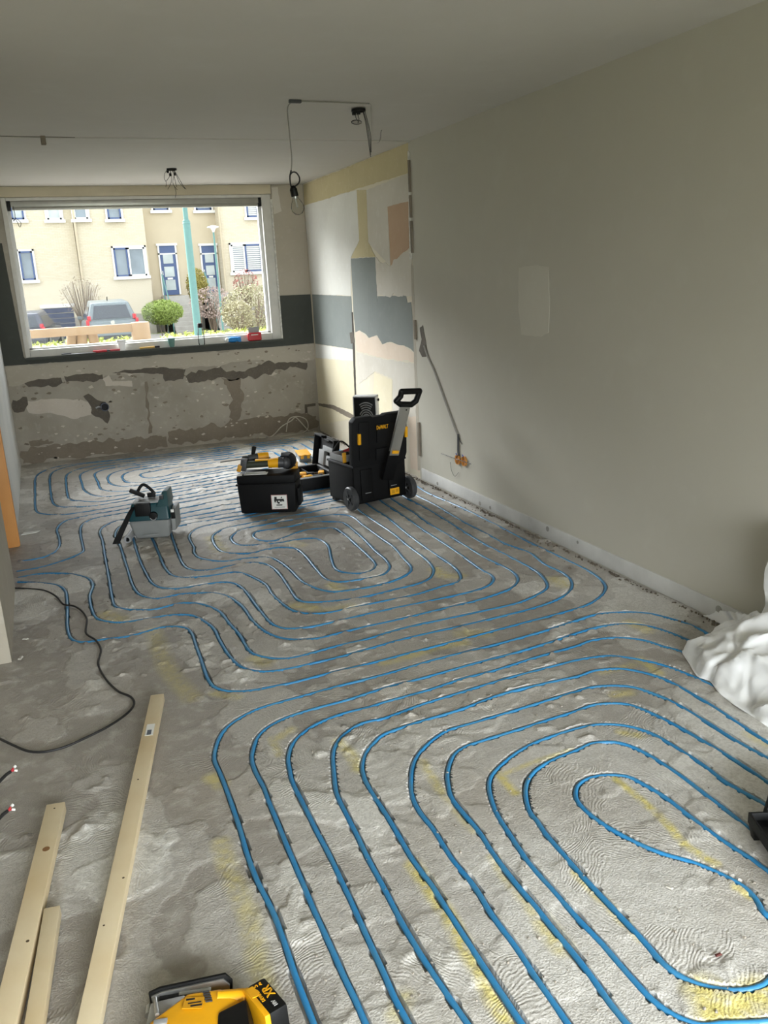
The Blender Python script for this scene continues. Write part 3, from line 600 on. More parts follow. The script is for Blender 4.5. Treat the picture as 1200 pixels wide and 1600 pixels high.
# baseboard
m_base = mat('baseboard_white', '#cdccc8', .6, var=.12, scale=5, bump=.25, bscale=25)
bsb = MB().bb((XR-.011, -2.4, .016), (XR, 6.15, .107)).build('baseboard_right', m_base, bevel=.003); ST(bsb, 'whitish painted plinth strip along the right wall')
m_spot = mat('plinth_spot', '#a5a29b', .8, var=.2)
for px, py, r in ((686,770,.014), (752,787,.016), (768,793,.013), (858,826,.017), (1126,952,.02), (905,846,.01)):
    p = WR(px, py); MB().cyl((XR-.0125, p.y, max(.04, min(.085, p.z))), (XR-.0105, p.y, max(.04, min(.085, p.z))), r, n=14).build('filled_hole', m_spot, bsb)
# door jamb in the left doorway
m_oak = mat('orange_pine', '#d99a55', .5, var=.1, scale=2.5, col2='#c98946', bump=.08)
tj = empty('trim_1', (XL, 6.0, 0)); ST(tj, 'orange wooden door jamb at the left doorway')
for nm, a, b in (('jamb_post', (-.135, -.05, .005), (.012, .02, 2.1)), ('jamb_stop', (-.11, -.065, .005), (-.06, -.05, 2.1)), ('casing', (.0, -.035, .005), (.02, .045, 2.12))):
    MB().bb(a, b).build(nm, m_oak, tj, bevel=.003)
MB().bb((-.135, -.90, 2.05), (.012, -.05, 2.1)).build('jamb_head', m_oak, tj, bevel=.003)

# ================================================================== things in the room
R2 = math.radians
m_yel = mat('tool_yellow', '#f0ac12', .42, var=.05, scale=25); m_yel_dim = mat('dusty_yellow', '#cf9418', .5, var=.1, scale=25)
m_box = mat('toolbox_black', '#070708', .6, var=.12, scale=40, bump=.08, bscale=140, spec=.22); m_lid = mat('toolbox_lid', '#0a0a0b', .62, var=.15, scale=30, bump=.08, bscale=140, spec=.25)
m_gry = mat('grey_plastic', '#9a9b9b', .5, var=.06); m_dgp = mat('dark_grey_plastic', '#3a3b3d', .5, var=.1); m_sil = mat('cast_silver', '#b9b9b7', .28, .85, var=.06); m_chr = mat('chrome', '#d5d5d3', .15, 1, var=.03)
m_teal = mat('teal_plastic', '#083f46', .4, var=.08); m_red = mat('red_plastic', '#b3202a', .4, var=.06); m_paper = mat('paper', '#e3e2dc', .8, var=.04); m_ink = mat('print_black', '#161616', .7, var=.02)
m_pine = mat('pine', '#dfcfae', .65, var=.06, scale=4, col2='#d3bc92', bump=.06); m_wt = mat('white_sheet', '#f2f2f1', .35, var=.03, scale=8, bump=.15, bscale=25)
m_stl = mat('steel', '#8a8c8e', .3, .9, var=.08); m_cab = mat('black_cable', '#1b1a1a', .6, var=.1)

# ---- rolling toolbox
tb = empty('rolling_toolbox', (1.975, 5.60, .007), R2(10)); tag(tb, 'black wheeled toolbox with raised lid and telescopic grey handle', 'toolbox')
W, Dp, Hh, th = .455, .37, .315, .012
bd = MB().bb((0, 0, .03), (W, th, Hh)).bb((0, Dp-th, .03), (W, Dp, Hh)).bb((0, 0, .03), (th, Dp, Hh)).bb((W-th, 0, .03), (W, Dp, Hh)).bb((0, 0, .03), (W, Dp, .045))
for x in (.06, .30): bd.bb((x, -.012, .05), (x+.10, .002, Hh-.03))
bd.build('body', m_box, tb, bevel=.004)
MB().bb((-.008, -.006, Hh-.006), (.01, Dp+.008, Hh+.008)).bb((W-.01, -.006, Hh-.006), (W+.008, Dp+.008, Hh+.008)).bb((-.008, Dp-.01, Hh-.006), (W+.008, Dp+.008, Hh+.008)).build('rim', m_dgp, tb, bevel=.003)
for x in (.03, W-.03): MB().bb((x-.02, Dp-.06, 0), (x+.02, Dp-.01, .034)).build('foot', m_dark, tb, bevel=.004)
lid = empty('lid', (0, -.012, Hh-.005)); lid.parent = tb; lid.rotation_euler = (R2(4), 0, 0)
c_ = .045
outl = [(0, 0), (W, 0), (W, .02), (W+.012, .05), (W+.012, .33), (W-.02, .365), (W*.62, .365), (W*.58, .355), (W*.38, .355), (W*.34, .365), (.03, .365), (0, .335)]
MB().prism(outl, .055, Matrix(((1, 0, 0, 0), (0, 0, 1, 0), (0, 1, 0, 0), (0, 0, 0, 1)))).build('lid_shell', m_lid, lid, bevel=.006)
MB().bb((.05, -.01, .05), (.14, .0, .33)).bb((.20, -.01, .16), (.34, .0, .30)).bb((.19, -.014, .03), (.30, 0, .12)).bb((.37, -.01, .05), (.44, 0, .30)).build('lid_ribs', m_lid, lid, bevel=.005)
for x in (.040, W-.012):
    MB().bb((x, -.016, .17), (x+.022, .02, .25)).build('latch', m_yel, lid, bevel=.003)
text_mesh('DeWALT', 'brand_lettering', m_yel, lid, (.245, -.0125, .275), (R2(90), 0, 0), .040, .001, .62)
MB().cyl((.30, -.016, .015), (.30, -.01, .015), .006, n=10).build('rivet', m_chr, lid)
hd = empty('handle', (.235, -.045, .10)); hd.parent = tb; hd.rotation_euler = (R2(16), R2(8), 0)
MB().bb((-.040, -.012, .30), (.040, .012, .70)).build('handle_channel', m_alu, hd, bevel=.003)
MB().bb((-.048, -.010, .10), (.048, .016, .33)).build('handle_sleeve', m_box, hd, bevel=.004)
MB().bb((-.028, -.022, .318), (.028, -.01, .342)).build('release_button', m_yel, hd, bevel=.004)
g = [(-.10, .71), (-.05, .675), (.055, .675), (.095, .71), (.105, .80), (.09, .825), (-.07, .805), (-.075, .75)]
gi = [(-.045, .715), (.045, .715), (.065, .775), (-.04, .765)]
gp = MB()
def loop_bar(P, r):
    for a, b in zip(P, P[1:]+P[:1]):
        a3, b3 = Vector((a[0], 0, a[1])), Vector((b[0], 0, b[1])); gp.cyl(a3, b3, r, n=10); gp.ball(a3, r, 8, 6)
loop_bar([(-.085, .715), (-.045, .692), (.05, .692), (.082, .72), (.092, .795), (-.06, .785), (-.058, .75)], .021)
gp.build('grip', m_blk, hd, smooth=True); MB().cyl((.01, -.0135, .655), (.01, -.011, .655), .006, n=10).build('pin_hole', m_blk, hd)
for i, x in enumerate((-.028, W+.024)):
    wh = empty('wheel', (x, -.005, .0875)); wh.parent = tb
    MB().lathe([(.05, -.022), (.08, -.022), (.0875, -.014), (.0875, .014), (.08, .022), (.05, .022)], n=28, M=Matrix.Rotation(R2(90), 4, 'Y')).build('tyre', m_dgp, wh, smooth=True)
    hb = MB().lathe([(.012, -.026), (.056, -.018), (.056, .018), (.012, .026)], n=20, M=Matrix.Rotation(R2(90), 4, 'Y'))
    hb.build('hub', m_box, wh, smooth=True)
    MB().cyl((-.030, 0, 0), (.030, 0, 0), .008, n=12).build('axle_cap', m_gry, wh)
    for a in range(5):
        MB().box((-.024, .035*math.cos(a*1.2566), .035*math.sin(a*1.2566)), (.006, .05, .012), Matrix.Rotation(a*1.2566, 3, 'X')).build('spoke', m_dgp, wh)
MB().bb((.305, -.016, .055), (.385, -.003, .105)).build('label_plate', m_yel, tb, bevel=.002)
MB().bb((.315, -.0168, .066), (.343, -.0158, .094)).bb((.352, -.0168, .072), (.376, -.0158, .096)).build('label_print', m_yel_dim, tb)
for x, z in ((.315, .125), (.09, .105)): MB().bb((x, -.0145, z), (x+.05, -.0125, z+.004)).build('moulding_line', m_gry, tb)
# tote tray that rests on the toolbox rim
tt = empty('tote_tray', (1.955, 5.745, Hh+.017), R2(10)); tag(tt, 'grey tool tray with red pliers resting on the wheeled toolbox', 'tray')
MB().bb((0, 0, 0), (.2, .2, .006)).bb((0, 0, 0), (.2, .006, .05)).bb((0, .194, 0), (.2, .2, .05)).bb((.0, 0, 0), (.006, .2, .05)).bb((.194, 0, 0), (.2, .2, .05)).build('tray_shell', m_gry, tt, bevel=.002)
MB().bb((-.004, -.010, .0), (.026, .0, .075)).build('latch', m_yel_dim, tt, bevel=.003)
MB().tube(catmull([(.02, .19, .055), (.1, .195, .12), (.18, .19, .055)], .01), .006).build('carry_handle', m_blk, tt, smooth=True)
pl = empty('pliers', (2.0, 5.84, Hh+.085), R2(14)); tag(pl, 'red-handled pliers lying in the grey tool tray', 'pliers')
MB().tube([(0, 0, 0), (.06, .012, .006), (.11, .004, .004)], .008).build('grip', m_red, pl, smooth=True); MB().tube([(0, -.03, 0), (.06, -.022, .004), (.11, -.004, .004)], .008).build('grip', m_red, pl, smooth=True)
MB().box((.14, 0, .004), (.07, .024, .012)).build('jaw', m_stl, pl, bevel=.003)
scd = empty('screwdriver', (1.99, 5.79, Hh+.075), R2(4)); tag(scd, 'steel screwdriver lying beside the red pliers in the tray', 'screwdriver')
MB().cyl((0, 0, 0), (.08, 0, 0), .012, .010, 10).build('handle', m_blk, scd, smooth=True); MB().cyl((.08, 0, 0), (.17, 0, .004), .004, n=8).build('shaft', m_chr, scd, smooth=True)

# ---- black case with sticker; grinder, hammer drill, papers on it
CA = R2(-26); CO = Vector((1.192, 5.933, .008))
def onc(u, v, z): return CO + Vector((u*math.cos(CA)-v*math.sin(CA), u*math.sin(CA)+v*math.cos(CA), z))
kc = empty('storage_case', CO, CA); tag(kc, 'closed black storage case with a square white sticker', 'case')
CW, CD, CH = .43, .235, .285
MB().add([(.012, .008, 0), (CW-.012, .008, 0), (CW-.012, CD-.008, 0), (.012, CD-.008, 0), (0, 0, .215), (CW, 0, .215), (CW, CD, .215), (0, CD, .215)], [(3, 2, 1, 0), (4, 5, 6, 7), (0, 1, 5, 4), (1, 2, 6, 5), (2, 3, 7, 6), (3, 0, 4, 7)]).build('body', m_box, kc, bevel=.012)
MB().bb((-.008, -.008, .212), (CW+.008, CD+.008, .224)).build('rim', m_box, kc, bevel=.004)
MB().bb((0, 0, .222), (CW, CD, CH)).build('lid', m_box, kc, bevel=.014)
MB().bb((CW-.002, .05, .04), (CW+.02, CD-.05, .17)).build('side_handle', m_box, kc, bevel=.006)
stk = empty('sticker', (.245, .002, .03)); stk.parent = kc; stk.rotation_euler = (R2(-1.5), 0, 0)
MB().bb((0, -.0075, 0), (.118, -.004, .108)).build('sticker_border', mat('sticker_red', '#b98a86', .6), stk); MB().bb((.004, -.0083, .004), (.114, -.0074, .104)).build('sticker_paper', m_paper, stk)
lg = MB()
for x0, z0, x1, z1 in ((.024, .078, .042, .094), (.022, .064, .094, .078), (.024, .052, .034, .066), (.040, .050, .050, .066), (.046, .042, .062, .056), (.066, .056, .078, .070), (.082, .058, .096, .066)): lg.bb((x0, -.0090, z0), (x1, -.0082, z1))
lg.prism([(.070, .083), (.084, .083), (.077, .096)], .0008, Matrix(((1, 0, 0, 0), (0, 0, -1, -.0082), (0, 1, 0, 0), (0, 0, 0, 1)))).build('logo_print', m_ink, stk)
MB().bb((.036, -.0090, .028), (.080, -.0082, .036)).bb((.022, -.0089, .015), (.098, -.0082, .018)).build('small_print', m_ink, stk)
for u, v, du, dv, nm, lb in ((.05, .03, .17, .07, 'paper_sheet', 'folded white paper under the angle grinder'), (.0, .015, .04, .035, 'paper_scrap', 'small white scrap at the left end of the case lid')):
    o = MB().bb((0, 0, 0), (du, dv, .003)).add([(0, 0, .003), (du, 0, .003), (du*.9, dv*.8, .012), (du*.1, dv*.8, .009)], [(0, 1, 2, 3)]).build(nm, m_paper); o.location = onc(u, v, CH); o.rotation_euler = (0, 0, CA+.05); tag(o, lb, 'paper')
gr = empty('angle_grinder', onc(.03, .085, CH+.02), CA+R2(6)); tag(gr, 'yellow and black angle grinder lying on the black case', 'grinder')
MB().cyl((.035, 0, .045), (.20, 0, .047), .027, .026, 16).build('grip', mat('olive_grip', '#2f3323', .6, var=.15), gr, smooth=True)
MB().box((.015, 0, .048), (.045, .07, .085), Matrix.Rotation(R2(12), 3, 'Y')).build('battery', m_dgp, gr, bevel=.006); MB().box((-.016, -.012, .026), (.03, .055, .05), Matrix.Rotation(R2(20), 3, 'Y')).build('battery_cap', m_yel_dim, gr, bevel=.004)
MB().cyl((.195, 0, .047), (.275, 0, .05), .033, .040, 18).build('motor_housing', m_yel, gr, smooth=True); MB().box((.15, -.0, .076), (.10, .022, .012)).build('switch', m_yel, gr, bevel=.003)
MB().cyl((.27, 0, .05), (.33, 0, .045), .042, .034, 16).ball((.32, 0, .045), (.04, .04, .045)).build('gear_head', m_dgp, gr, smooth=True)
MB().cyl((.33, .02, .05), (.34, .065, .055), .062, n=26).build('guard', m_blk, gr, bevel=.004); MB().cyl((.334, .066, .056), (.335, .070, .056), .056, n=26).build('disc', m_stl, gr)
MB().bb((.29, .01, .09), (.36, .05, .118)).build('guard_hood', m_dgp, gr, bevel=.008)
hdr = empty('hammer_drill', onc(.005, .20, CH+.035), CA+R2(22)); tag(hdr, 'hammer drill with a long bit lying behind the grinder', 'drill')
MB().cyl((-.16, 0, .045), (.01, 0, .05), .0042, n=8).build('drill_bit', m_stl, hdr, smooth=True); MB().lathe([(.008, 0), (.022, .006), (.024, .035), (.018, .055)], (.0, 0, .05), 14, Matrix.Rotation(R2(90), 4, 'Y')).build('chuck', m_dgp, hdr, smooth=True)
MB().cyl((.05, 0, .05), (.12, 0, .05), .028, .034, 16).build('gear_nose', m_dgp, hdr, smooth=True); MB().cyl((.12, 0, .05), (.2, 0, .05), .036, .034, 16).build('motor_housing', m_yel, hdr, smooth=True)
MB().cyl((.085, .0, .07), (.105, .03, .125), .014, .018, 10).build('side_handle', m_blk, hdr, smooth=True); MB().box((.19, -.02, .02), (.05, .10, .045)).build('grip', m_blk, hdr, bevel=.008); MB().box((.10, -.0, .016), (.14, .06, .035)).build('battery', m_dgp, hdr, bevel=.006)
o = empty('yellow_bit_box', onc(CW-.066, CD-.045, CH), CA+.1); tag(o, 'small yellow bit box at the right end of the black case', 'bit box')
MB().bb((0, 0, 0), (.06, .035, .05)).build('shell', m_yel_dim, o, bevel=.005); MB().bb((.015, -.003, .02), (.045, .001, .03)).build('clasp', m_blk, o, bevel=.001)

# ---- open tool case on the floor behind, lid raised
oc = empty('open_tool_case', (1.785, 6.32, .008), R2(2)); tag(oc, 'open black tool case on the floor with tools in its tray', 'tool case')
OW, OD, OH = .30, .46, .105
MB().bb((0, 0, 0), (OW, OD, .012)).bb((0, 0, 0), (OW, .01, OH)).bb((0, OD-.01, 0), (OW, OD, OH)).bb((0, 0, 0), (.01, OD, OH)).bb((OW-.01, 0, 0), (OW, OD, OH)).build('tray', m_box, oc, bevel=.004)
MB().bb((-.004, -.004, OH-.004), (OW+.004, .012, OH+.006)).bb((OW-.012, -.004, OH-.004), (OW+.006, OD+.004, OH+.006)).bb((-.004, OD-.012, OH-.004), (OW+.004, OD+.004, OH+.006)).build('tray_rim', m_gry, oc, bevel=.002)
MB().bb((.012, .012, .03), (.288, .448, .038)).bb((.15, .01, .03), (.156, .45, .09)).bb((.01, .22, .03), (.29, .226, .09)).build('tray_insert', m_dgp, oc)
ol = empty('lid', (OW+.004, 0, OH)); ol.parent = oc; ol.rotation_euler = (0, R2(9), 0)
MB().bb((0, .0, 0), (.012, OD, .27)).bb((-.045, 0, 0), (.012, .012, .27)).bb((-.045, OD-.012, 0), (.012, OD, .27)).bb((-.045, 0, .255), (.012, .17, .27)).bb((-.045, .29, .255), (.012, OD, .27)).bb((-.03, .15, .235), (.012, .31, .25)).build('lid_shell', m_box, ol, bevel=.004)
MB().bb((-.03, .05, .04), (0, .18, .12)).bb((-.035, .22, .03), (0, .34, .15)).bb((-.02, .08, .15), (0, .3, .19)).build('lid_pockets', m_gry, ol, bevel=.004)
MB().bb((-.04, -.008, .015), (-.01, .004, .085)).build('latch', m_yel_dim, ol, bevel=.003)
for i, (x, y, a, L_, lb) in enumerate(((.05, .06, 5, .17, 'yellow cordless tool nearest the front of the open case'), (.055, .20, -12, .12, 'yellow cordless tool in the middle of the open case'), (.24, .13, 70, .16, 'yellow cordless tool beside the raised case lid'))):
    t = empty('cordless_tool', (1.785+x, 6.32+y, .03), R2(a)); tag(t, lb, 'power tool', 'cordless tools in the open case')
    MB().bb((0, 0, .02), (L_*.45, .05, .085)).build('housing', m_yel, t, bevel=.008); MB().bb((L_*.45, .006, .03), (L_, .044, .08)).build('grip', m_blk, t, bevel=.008)
    MB().cyl((-.03, .025, .055), (.0, .025, .055), .015, n=10).build('nose', m_dgp, t, smooth=True)
og = empty('parts_organizer', (2.10, 7.42, 0), R2(-8)); tag(og, 'small clear organizer box with yellow latches behind the open tool case', 'organizer')
MB().bb((0, 0, 0), (.11, .26, .06)).build('tub', mat('smoky_clear', '#7d8489', .25, var=.1), og, bevel=.006); MB().bb((-.004, -.004, .06), (.114, .264, .072)).build('lid', m_yel_dim, og, bevel=.004)
for x in (.012, .07): MB().bb((x, -.012, .035), (x+.028, 0, .072)).build('latch', m_yel, og, bevel=.003)
# ---- grey case leaning on the wall
sc = empty('grey_case', (2.45, 6.78, 0.0), R2(-34)); sc.scale = (.75, 1, 1); tag(sc, 'upright open silver case with black slotted insert near the wall', 'case')
MB().bb((-.02, 0, 0), (.25, .012, .66)).bb((-.02, 0, 0), (-.005, .10, .66)).bb((.235, 0, 0), (.25, .10, .66)).bb((-.02, 0, .645), (.25, .10, .66)).bb((-.02, 0, 0), (.25, .10, .015)).build('shell', mat('silver_plastic', '#c2c4c6', .4, .2), sc, bevel=.003)
MB().bb((-.008, -.010, .012), (.238, .002, .648)).build('insert', m_blk, sc, bevel=.003)
MB().bb((-.02, -.016, .0), (-.010, .0, .66)).bb((.240, -.016, .0), (.25, .0, .66)).bb((-.02, -.016, .650), (.25, .0, .66)).build('insert_edge', MATS['silver_plastic'], sc, bevel=.002)
for i in range(6):
    r = .045+.020*i
    MB().tube([(.13+r*math.cos(a), -.014, .46+r*math.sin(a)) for a in np.linspace(.25 if r < .1 else 1.0, 2.6 if r < .1 else 2.1, 12)], .0055, 6).build('insert_rib', m_gry, sc, smooth=True)
MB().ball((.13, -.012, .45), (.03, .02, .025)).build('insert_boss', m_gry, sc, smooth=True); MB().bb((.03, -.016, .36), (.20, -.006, .40)).build('insert_shelf', m_gry, sc, bevel=.004)
MB().cyl((.255, .05, .62), (.27, .05, .62), .012, n=10).build('latch_knob', m_blk, sc)

# ---- cordless vacuum cleaner
vc = empty('cordless_vacuum', (.385, 5.675, .008), R2(-18)); vc.scale = (1.05, 1.05, 1.05); tag(vc, 'teal and grey cordless vacuum cleaner with black carry strap', 'vacuum')
VW, VD = .265, .20; m_vg = mat('vac_grey', '#868886', .5, var=.04)
MB().add([(.03, .02, .0), (VW-.02, .02, 0), (VW-.02, VD-.01, 0), (.03, VD-.01, 0), (0, 0, .125), (VW, 0, .125), (VW, VD, .125), (0, VD, .125)], [(3, 2, 1, 0), (4, 5, 6, 7), (0, 1, 5, 4), (1, 2, 6, 5), (2, 3, 7, 6), (3, 0, 4, 7)]).build('dust_tank', m_vg, vc, bevel=.022, seg=3)
MB().box((VW/2, -.0, .030), (.10, .006, .012)).build('tank_moulding', m_vg, vc, bevel=.002)
MB().add([(0, 0, .123), (VW, 0, .123), (VW, VD, .123), (0, VD, .123), (.025, .03, .235), (VW-.01, .03, .235), (VW-.01, VD-.01, .235), (.025, VD-.01, .235)], [(3, 2, 1, 0), (4, 5, 6, 7), (0, 1, 5, 4), (1, 2, 6, 5), (2, 3, 7, 6), (3, 0, 4, 7)]).build('motor_housing', m_teal, vc, bevel=.014, seg=3)
MB().bb((.05, -.001, .155), (.15, .06, .238)).build('front_recess', m_blk, vc, bevel=.008); MB().cyl((.165, -.012, .155), (.165, .02, .155), .026, n=18).build('hose_port', m_blk, vc, bevel=.004); MB().tube([(.165+.02*math.cos(a), -.014, .152+.02*math.sin(a)) for a in np.linspace(3.4, 6.0, 12)], .0025, 6).build('port_ring', m_gry, vc, smooth=True)
MB().bb((.04, .03, .232), (.20, VD-.02, .244)).build('top_deck_sheen', m_gry, vc, bevel=.005)  # grey tone paints the reflected sheen of the top face
MB().add([(.185, .0, .21), (VW, 0, .21), (VW, VD, .21), (.185, VD, .21), (.225, .06, .300), (VW-.01, .06, .300), (VW-.005, VD, .300), (.235, VD, .300)], [(3, 2, 1, 0), (4, 5, 6, 7), (0, 1, 5, 4), (1, 2, 6, 5), (2, 3, 7, 6), (3, 0, 4, 7)]).build('battery_cover', mat('grey_teal', '#2f5054', .45), vc, bevel=.008)
MB().bb((.21, .02, .255), (.235, .05, .28)).build('switch_panel', m_dgp, vc, bevel=.002)
MB().box((.055, .11, .285), (.10, .026, .024), Matrix.Rotation(R2(32), 3, 'Y') @ Matrix.Rotation(R2(18), 3, 'Z')).tube(catmull([(.045, .15, .262), (.062, .155, .305), (.09, .158, .328), (.125, .155, .305), (.16, .15, .262)], .008), .011, 8).box((.14, .13, .263), (.05, .026, .03)).build('handle', m_blk, vc, bevel=.006)
MB().add([(VW-.004, .05, .03), (VW+.022, .06, .035), (VW+.026, VD+.03, .035), (VW-.004, VD+.03, .03), (VW-.004, .05, .17), (VW+.026, .06, .17), (VW+.03, VD+.03, .185), (VW-.004, VD+.03, .18)], [(3, 2, 1, 0), (4, 5, 6, 7), (0, 1, 5, 4), (1, 2, 6, 5), (2, 3, 7, 6), (3, 0, 4, 7)]).build('side_pod', m_vg, vc, bevel=.012)
MB().bb((VW+.004, .028, .12), (VW+.03, .04, .185)).build('side_latch', m_blk, vc, bevel=.003); MB().bb((VW+.006, .022, .165), (VW+.026, .032, .185)).build('latch_tip', m_paper, vc, bevel=.002)
stp = MB()
sp = catmull([(.075, .06, .245), (.03, .01, .20), (-.015, -.03, .12), (-.06, -.055, .04), (-.075, -.07, .006)], .012)
for i in range(len(sp)-1):
    a, b = sp[i], sp[i+1]; d = (b-a); w_ = .012+.012*i/len(sp)
    stp.add([a+Vector((-w_, 0, 0)), a+Vector((w_, 0, 0)), b+Vector((w_, 0, 0)), b+Vector((-w_, 0, 0)), a+Vector((-w_, .004, 0)), a+Vector((w_, .004, 0)), b+Vector((w_, .004, 0)), b+Vector((-w_, .004, 0))], [(0, 1, 2, 3), (7, 6, 5, 4), (0, 4, 5, 1), (1, 5, 6, 2), (2, 6, 7, 3), (3, 7, 4, 0)])
stp.build('carry_strap', m_blk, vc)
MB().cyl((-.005, -.025, .025), (.0, .10, .032), .022, .022, 16).cyl((-.006, -.05, .024), (-.005, -.025, .025), .024, .026, 16).build('hose_cuff', m_gry, vc, smooth=True); MB().cyl((-.0065, -.0515, .024), (-.006, -.0495, .024), .014, n=14).build('cuff_mouth', m_blk, vc)

# ---- timber on the floor
def beam(name, a, b, w, h, lb, ends=0):
    a = Vector(a); b = Vector(b); L_ = (b-a).length; ang = math.atan2((b-a).y, (b-a).x)
    o = empty(name, (a.x, a.y, .005), ang); tag(o, lb, 'timber')
    MB().bb((0, -w/2, 0), (L_, w/2, h)).build('timber_body', m_pine, o, bevel=.0025)
    return o, L_
m_knot = mat('knot_brown', '#8a6238', .7, var=.2); m_hole = mat('nail_hole', '#4a3a28', .8)
a = (FL(237,1098)+FL(258,1098))/2; b = (FL(125,1600)+FL(165,1600))/2; d = (b-a).normalized(); b2 = b+d*.75
o, L_ = beam('timber_batten', a, b2, .053, .034, 'long pale timber batten on the floor with a small white tag')
MB().bb((.245, -.014, .0335), (.33, .016, .0348)).build('price_tag', m_paper, o); MB().bb((.29, -.008, .0346), (.325, .008, .0352)).build('tag_print', mat('tag_print', '#5a5f68', .7), o)
for x, y, r in ((1.12, .014, .0035), (1.30, -.012, .003), (.62, -.004, .003)): MB().cyl((x, y, .0335), (x, y, .0346), r, n=10).build('knot', m_hole, o)
a = (FL(76,1273)+FL(104,1270))/2; b = (FL(-8,1600)+FL(38,1600))/2; d = (b-a).normalized(); b2 = b+d*.7
o2, L2_ = beam('timber_plank', a, b2, .058, .036, 'knotty pale plank at bottom left beside a shorter offcut')
for x, y, r, mm in ((.03, 0, .003, m_hole), (.24, .004, .011, m_knot), (.62, .012, .0045, m_hole)): MB().cyl((x, y, .0355), (x, y, .0366), r, n=12).build('knot', mm, o2)
a = (FL(72,1437)+FL(91,1434))/2; b = (FL(39,1600)+FL(73,1600))/2; d = (b-a).normalized(); b2 = b+d*.55
beam('timber_offcut', a+Vector((.005, 0, 0)), b2+Vector((.005, 0, 0)), .042, .033, 'shorter timber offcut lying against the knotty plank')

# ---- jigsaw at the bottom edge
jg = empty('jigsaw', (.012, 1.705, 0), R2(-14)); tag(jg, 'yellow cordless jigsaw lying on its side at the bottom edge', 'jigsaw')
shoe = [(.005, .004), (.165, .0), (.195, .012), (.2, .06), (.185, .082), (.03, .07), (.004, .06)]
MB().prism([(x, z) for x, z in shoe], .007, Matrix(((1, 0, 0, 0), (0, 0, 1, .004), (0, 1, 0, 0), (0, 0, 0, 1)))).build('sole_cover', m_blk, jg, bevel=.002)
MB().prism([(x*.93+.007, z*.86+.004) for x, z in shoe], .006, Matrix(((1, 0, 0, 0), (0, 0, 1, -.003), (0, 1, 0, 0), (0, 0, 0, 1)))).build('shoe_plate', m_sil, jg, bevel=.0015)
MB().bb((.075, -.014, .03), (.15, -.003, .06)).build('shoe_clamp', m_sil, jg, bevel=.003); MB().bb((.03, -.016, .042), (.10, -.003, .056)).build('shoe_slot', m_blk, jg, bevel=.002)
MB().add([(.005, -.02, .012), (.10, -.02, .008), (.14, -.09, .008), (.005, -.09, .010), (.012, -.02, .058), (.09, -.02, .066), (.13, -.09, .074), (.01, -.09, .066)], [(3, 2, 1, 0), (4, 5, 6, 7), (0, 1, 5, 4), (1, 2, 6, 5), (2, 3, 7, 6), (3, 0, 4, 7)]).build('gear_case', m_sil, jg, bevel=.006)
MB().cyl((.006, -.03, .03), (.006, -.004, .03), .010, n=12).cyl((.02, -.005, .052), (.035, -.075, .074), .005, n=10).build('blade_lever', m_sil, jg, smooth=True)
MB().add([(.085, -.025, .010), (.19, -.018, .012), (.235, -.06, .012), (.19, -.20, .008), (.0, -.20, .008), (.012, -.085, .008), (.10, -.03, .078), (.175, -.028, .076), (.22, -.065, .066), (.175, -.20, .082), (.012, -.20, .078), (.02, -.09, .074)], [(5, 4, 3, 2, 1, 0), (6, 7, 8, 9, 10, 11)]+[(i, (i+1) % 6, 6+(i+1) % 6, 6+i) for i in range(6)]).build('body_shell', m_yel, jg, bevel=.008, seg=3)
for i in range(5): MB().box((.142+.002*i, -.035-.007*i, .0785), (.016, .003, .003)).build('vent_slot', m_dgp, jg)
MB().box((.115, -.062, .079), (.045, .030, .0022), Matrix.Rotation(R2(-10), 3, 'Z')).build('rating_label', m_yel_dim, jg); MB().box((.108, -.052, .0803), (.020, .004, .001)).box((.118, -.063, .0803), (.03, .003, .001)).box((.122, -.071, .0803), (.026, .004, .001)).build('rating_print', m_ink, jg)
MB().box((.045, -.098, .0775), (.03, .014, .003)).build('speed_dial', m_gry, jg, bevel=.001)
MB().cyl((.165, -.045, .066), (.225, -.042, .05), .016, .022, 12).build('dust_port', m_yel, jg, smooth=True)
MB().add([(.165, -.10, .012), (.245, -.06, .012), (.26, -.20, .012), (.165, -.20, .012), (.172, -.10, .082), (.235, -.07, .078), (.25, -.20, .082), (.172, -.20, .084)], [(3, 2, 1, 0), (4, 5, 6, 7), (0, 1, 5, 4), (1, 2, 6, 5), (2, 3, 7, 6), (3, 0, 4, 7)]).build('grip', m_blk, jg, bevel=.008)
bt = empty('battery', (.250, -.040, .006)); bt.parent = jg; bt.rotation_euler = (0, R2(-6), R2(-62)); bt.scale = (.86, .80, .92)
MB().bb((0, -.03, 0), (.13, -.012, .080)).build('battery_side', m_yel, bt, bevel=.006); MB().bb((.0, -.014, 0), (.13, .042, .080)).build('battery_shell', m_blk, bt, bevel=.008)
MB().prism([(.012, -.024), (.05, -.024), (.054, -.008), (.044, .002), (.012, -.004)], .002, Matrix.Translation((0, 0, .0798))).build('label_flash', m_yel, bt)
for t_, x, y, s, k, mm in (('5', .017, .004, .020, 1.0, m_yel), ('XR', .056, .024, .036, .9, m_yel), ('DEWALT', .056, -.003, .014, .9, m_yel), ('18V', .106, .016, .016, .9, mat('print_grey', '#b9b8b4', .6)), ('Ah', .017, .019, .010, 1, m_yel)):
    text_mesh(t_, 'battery_print', mm, bt, (x, y, .0806), (0, 0, R2(178)), s, .0006, k)

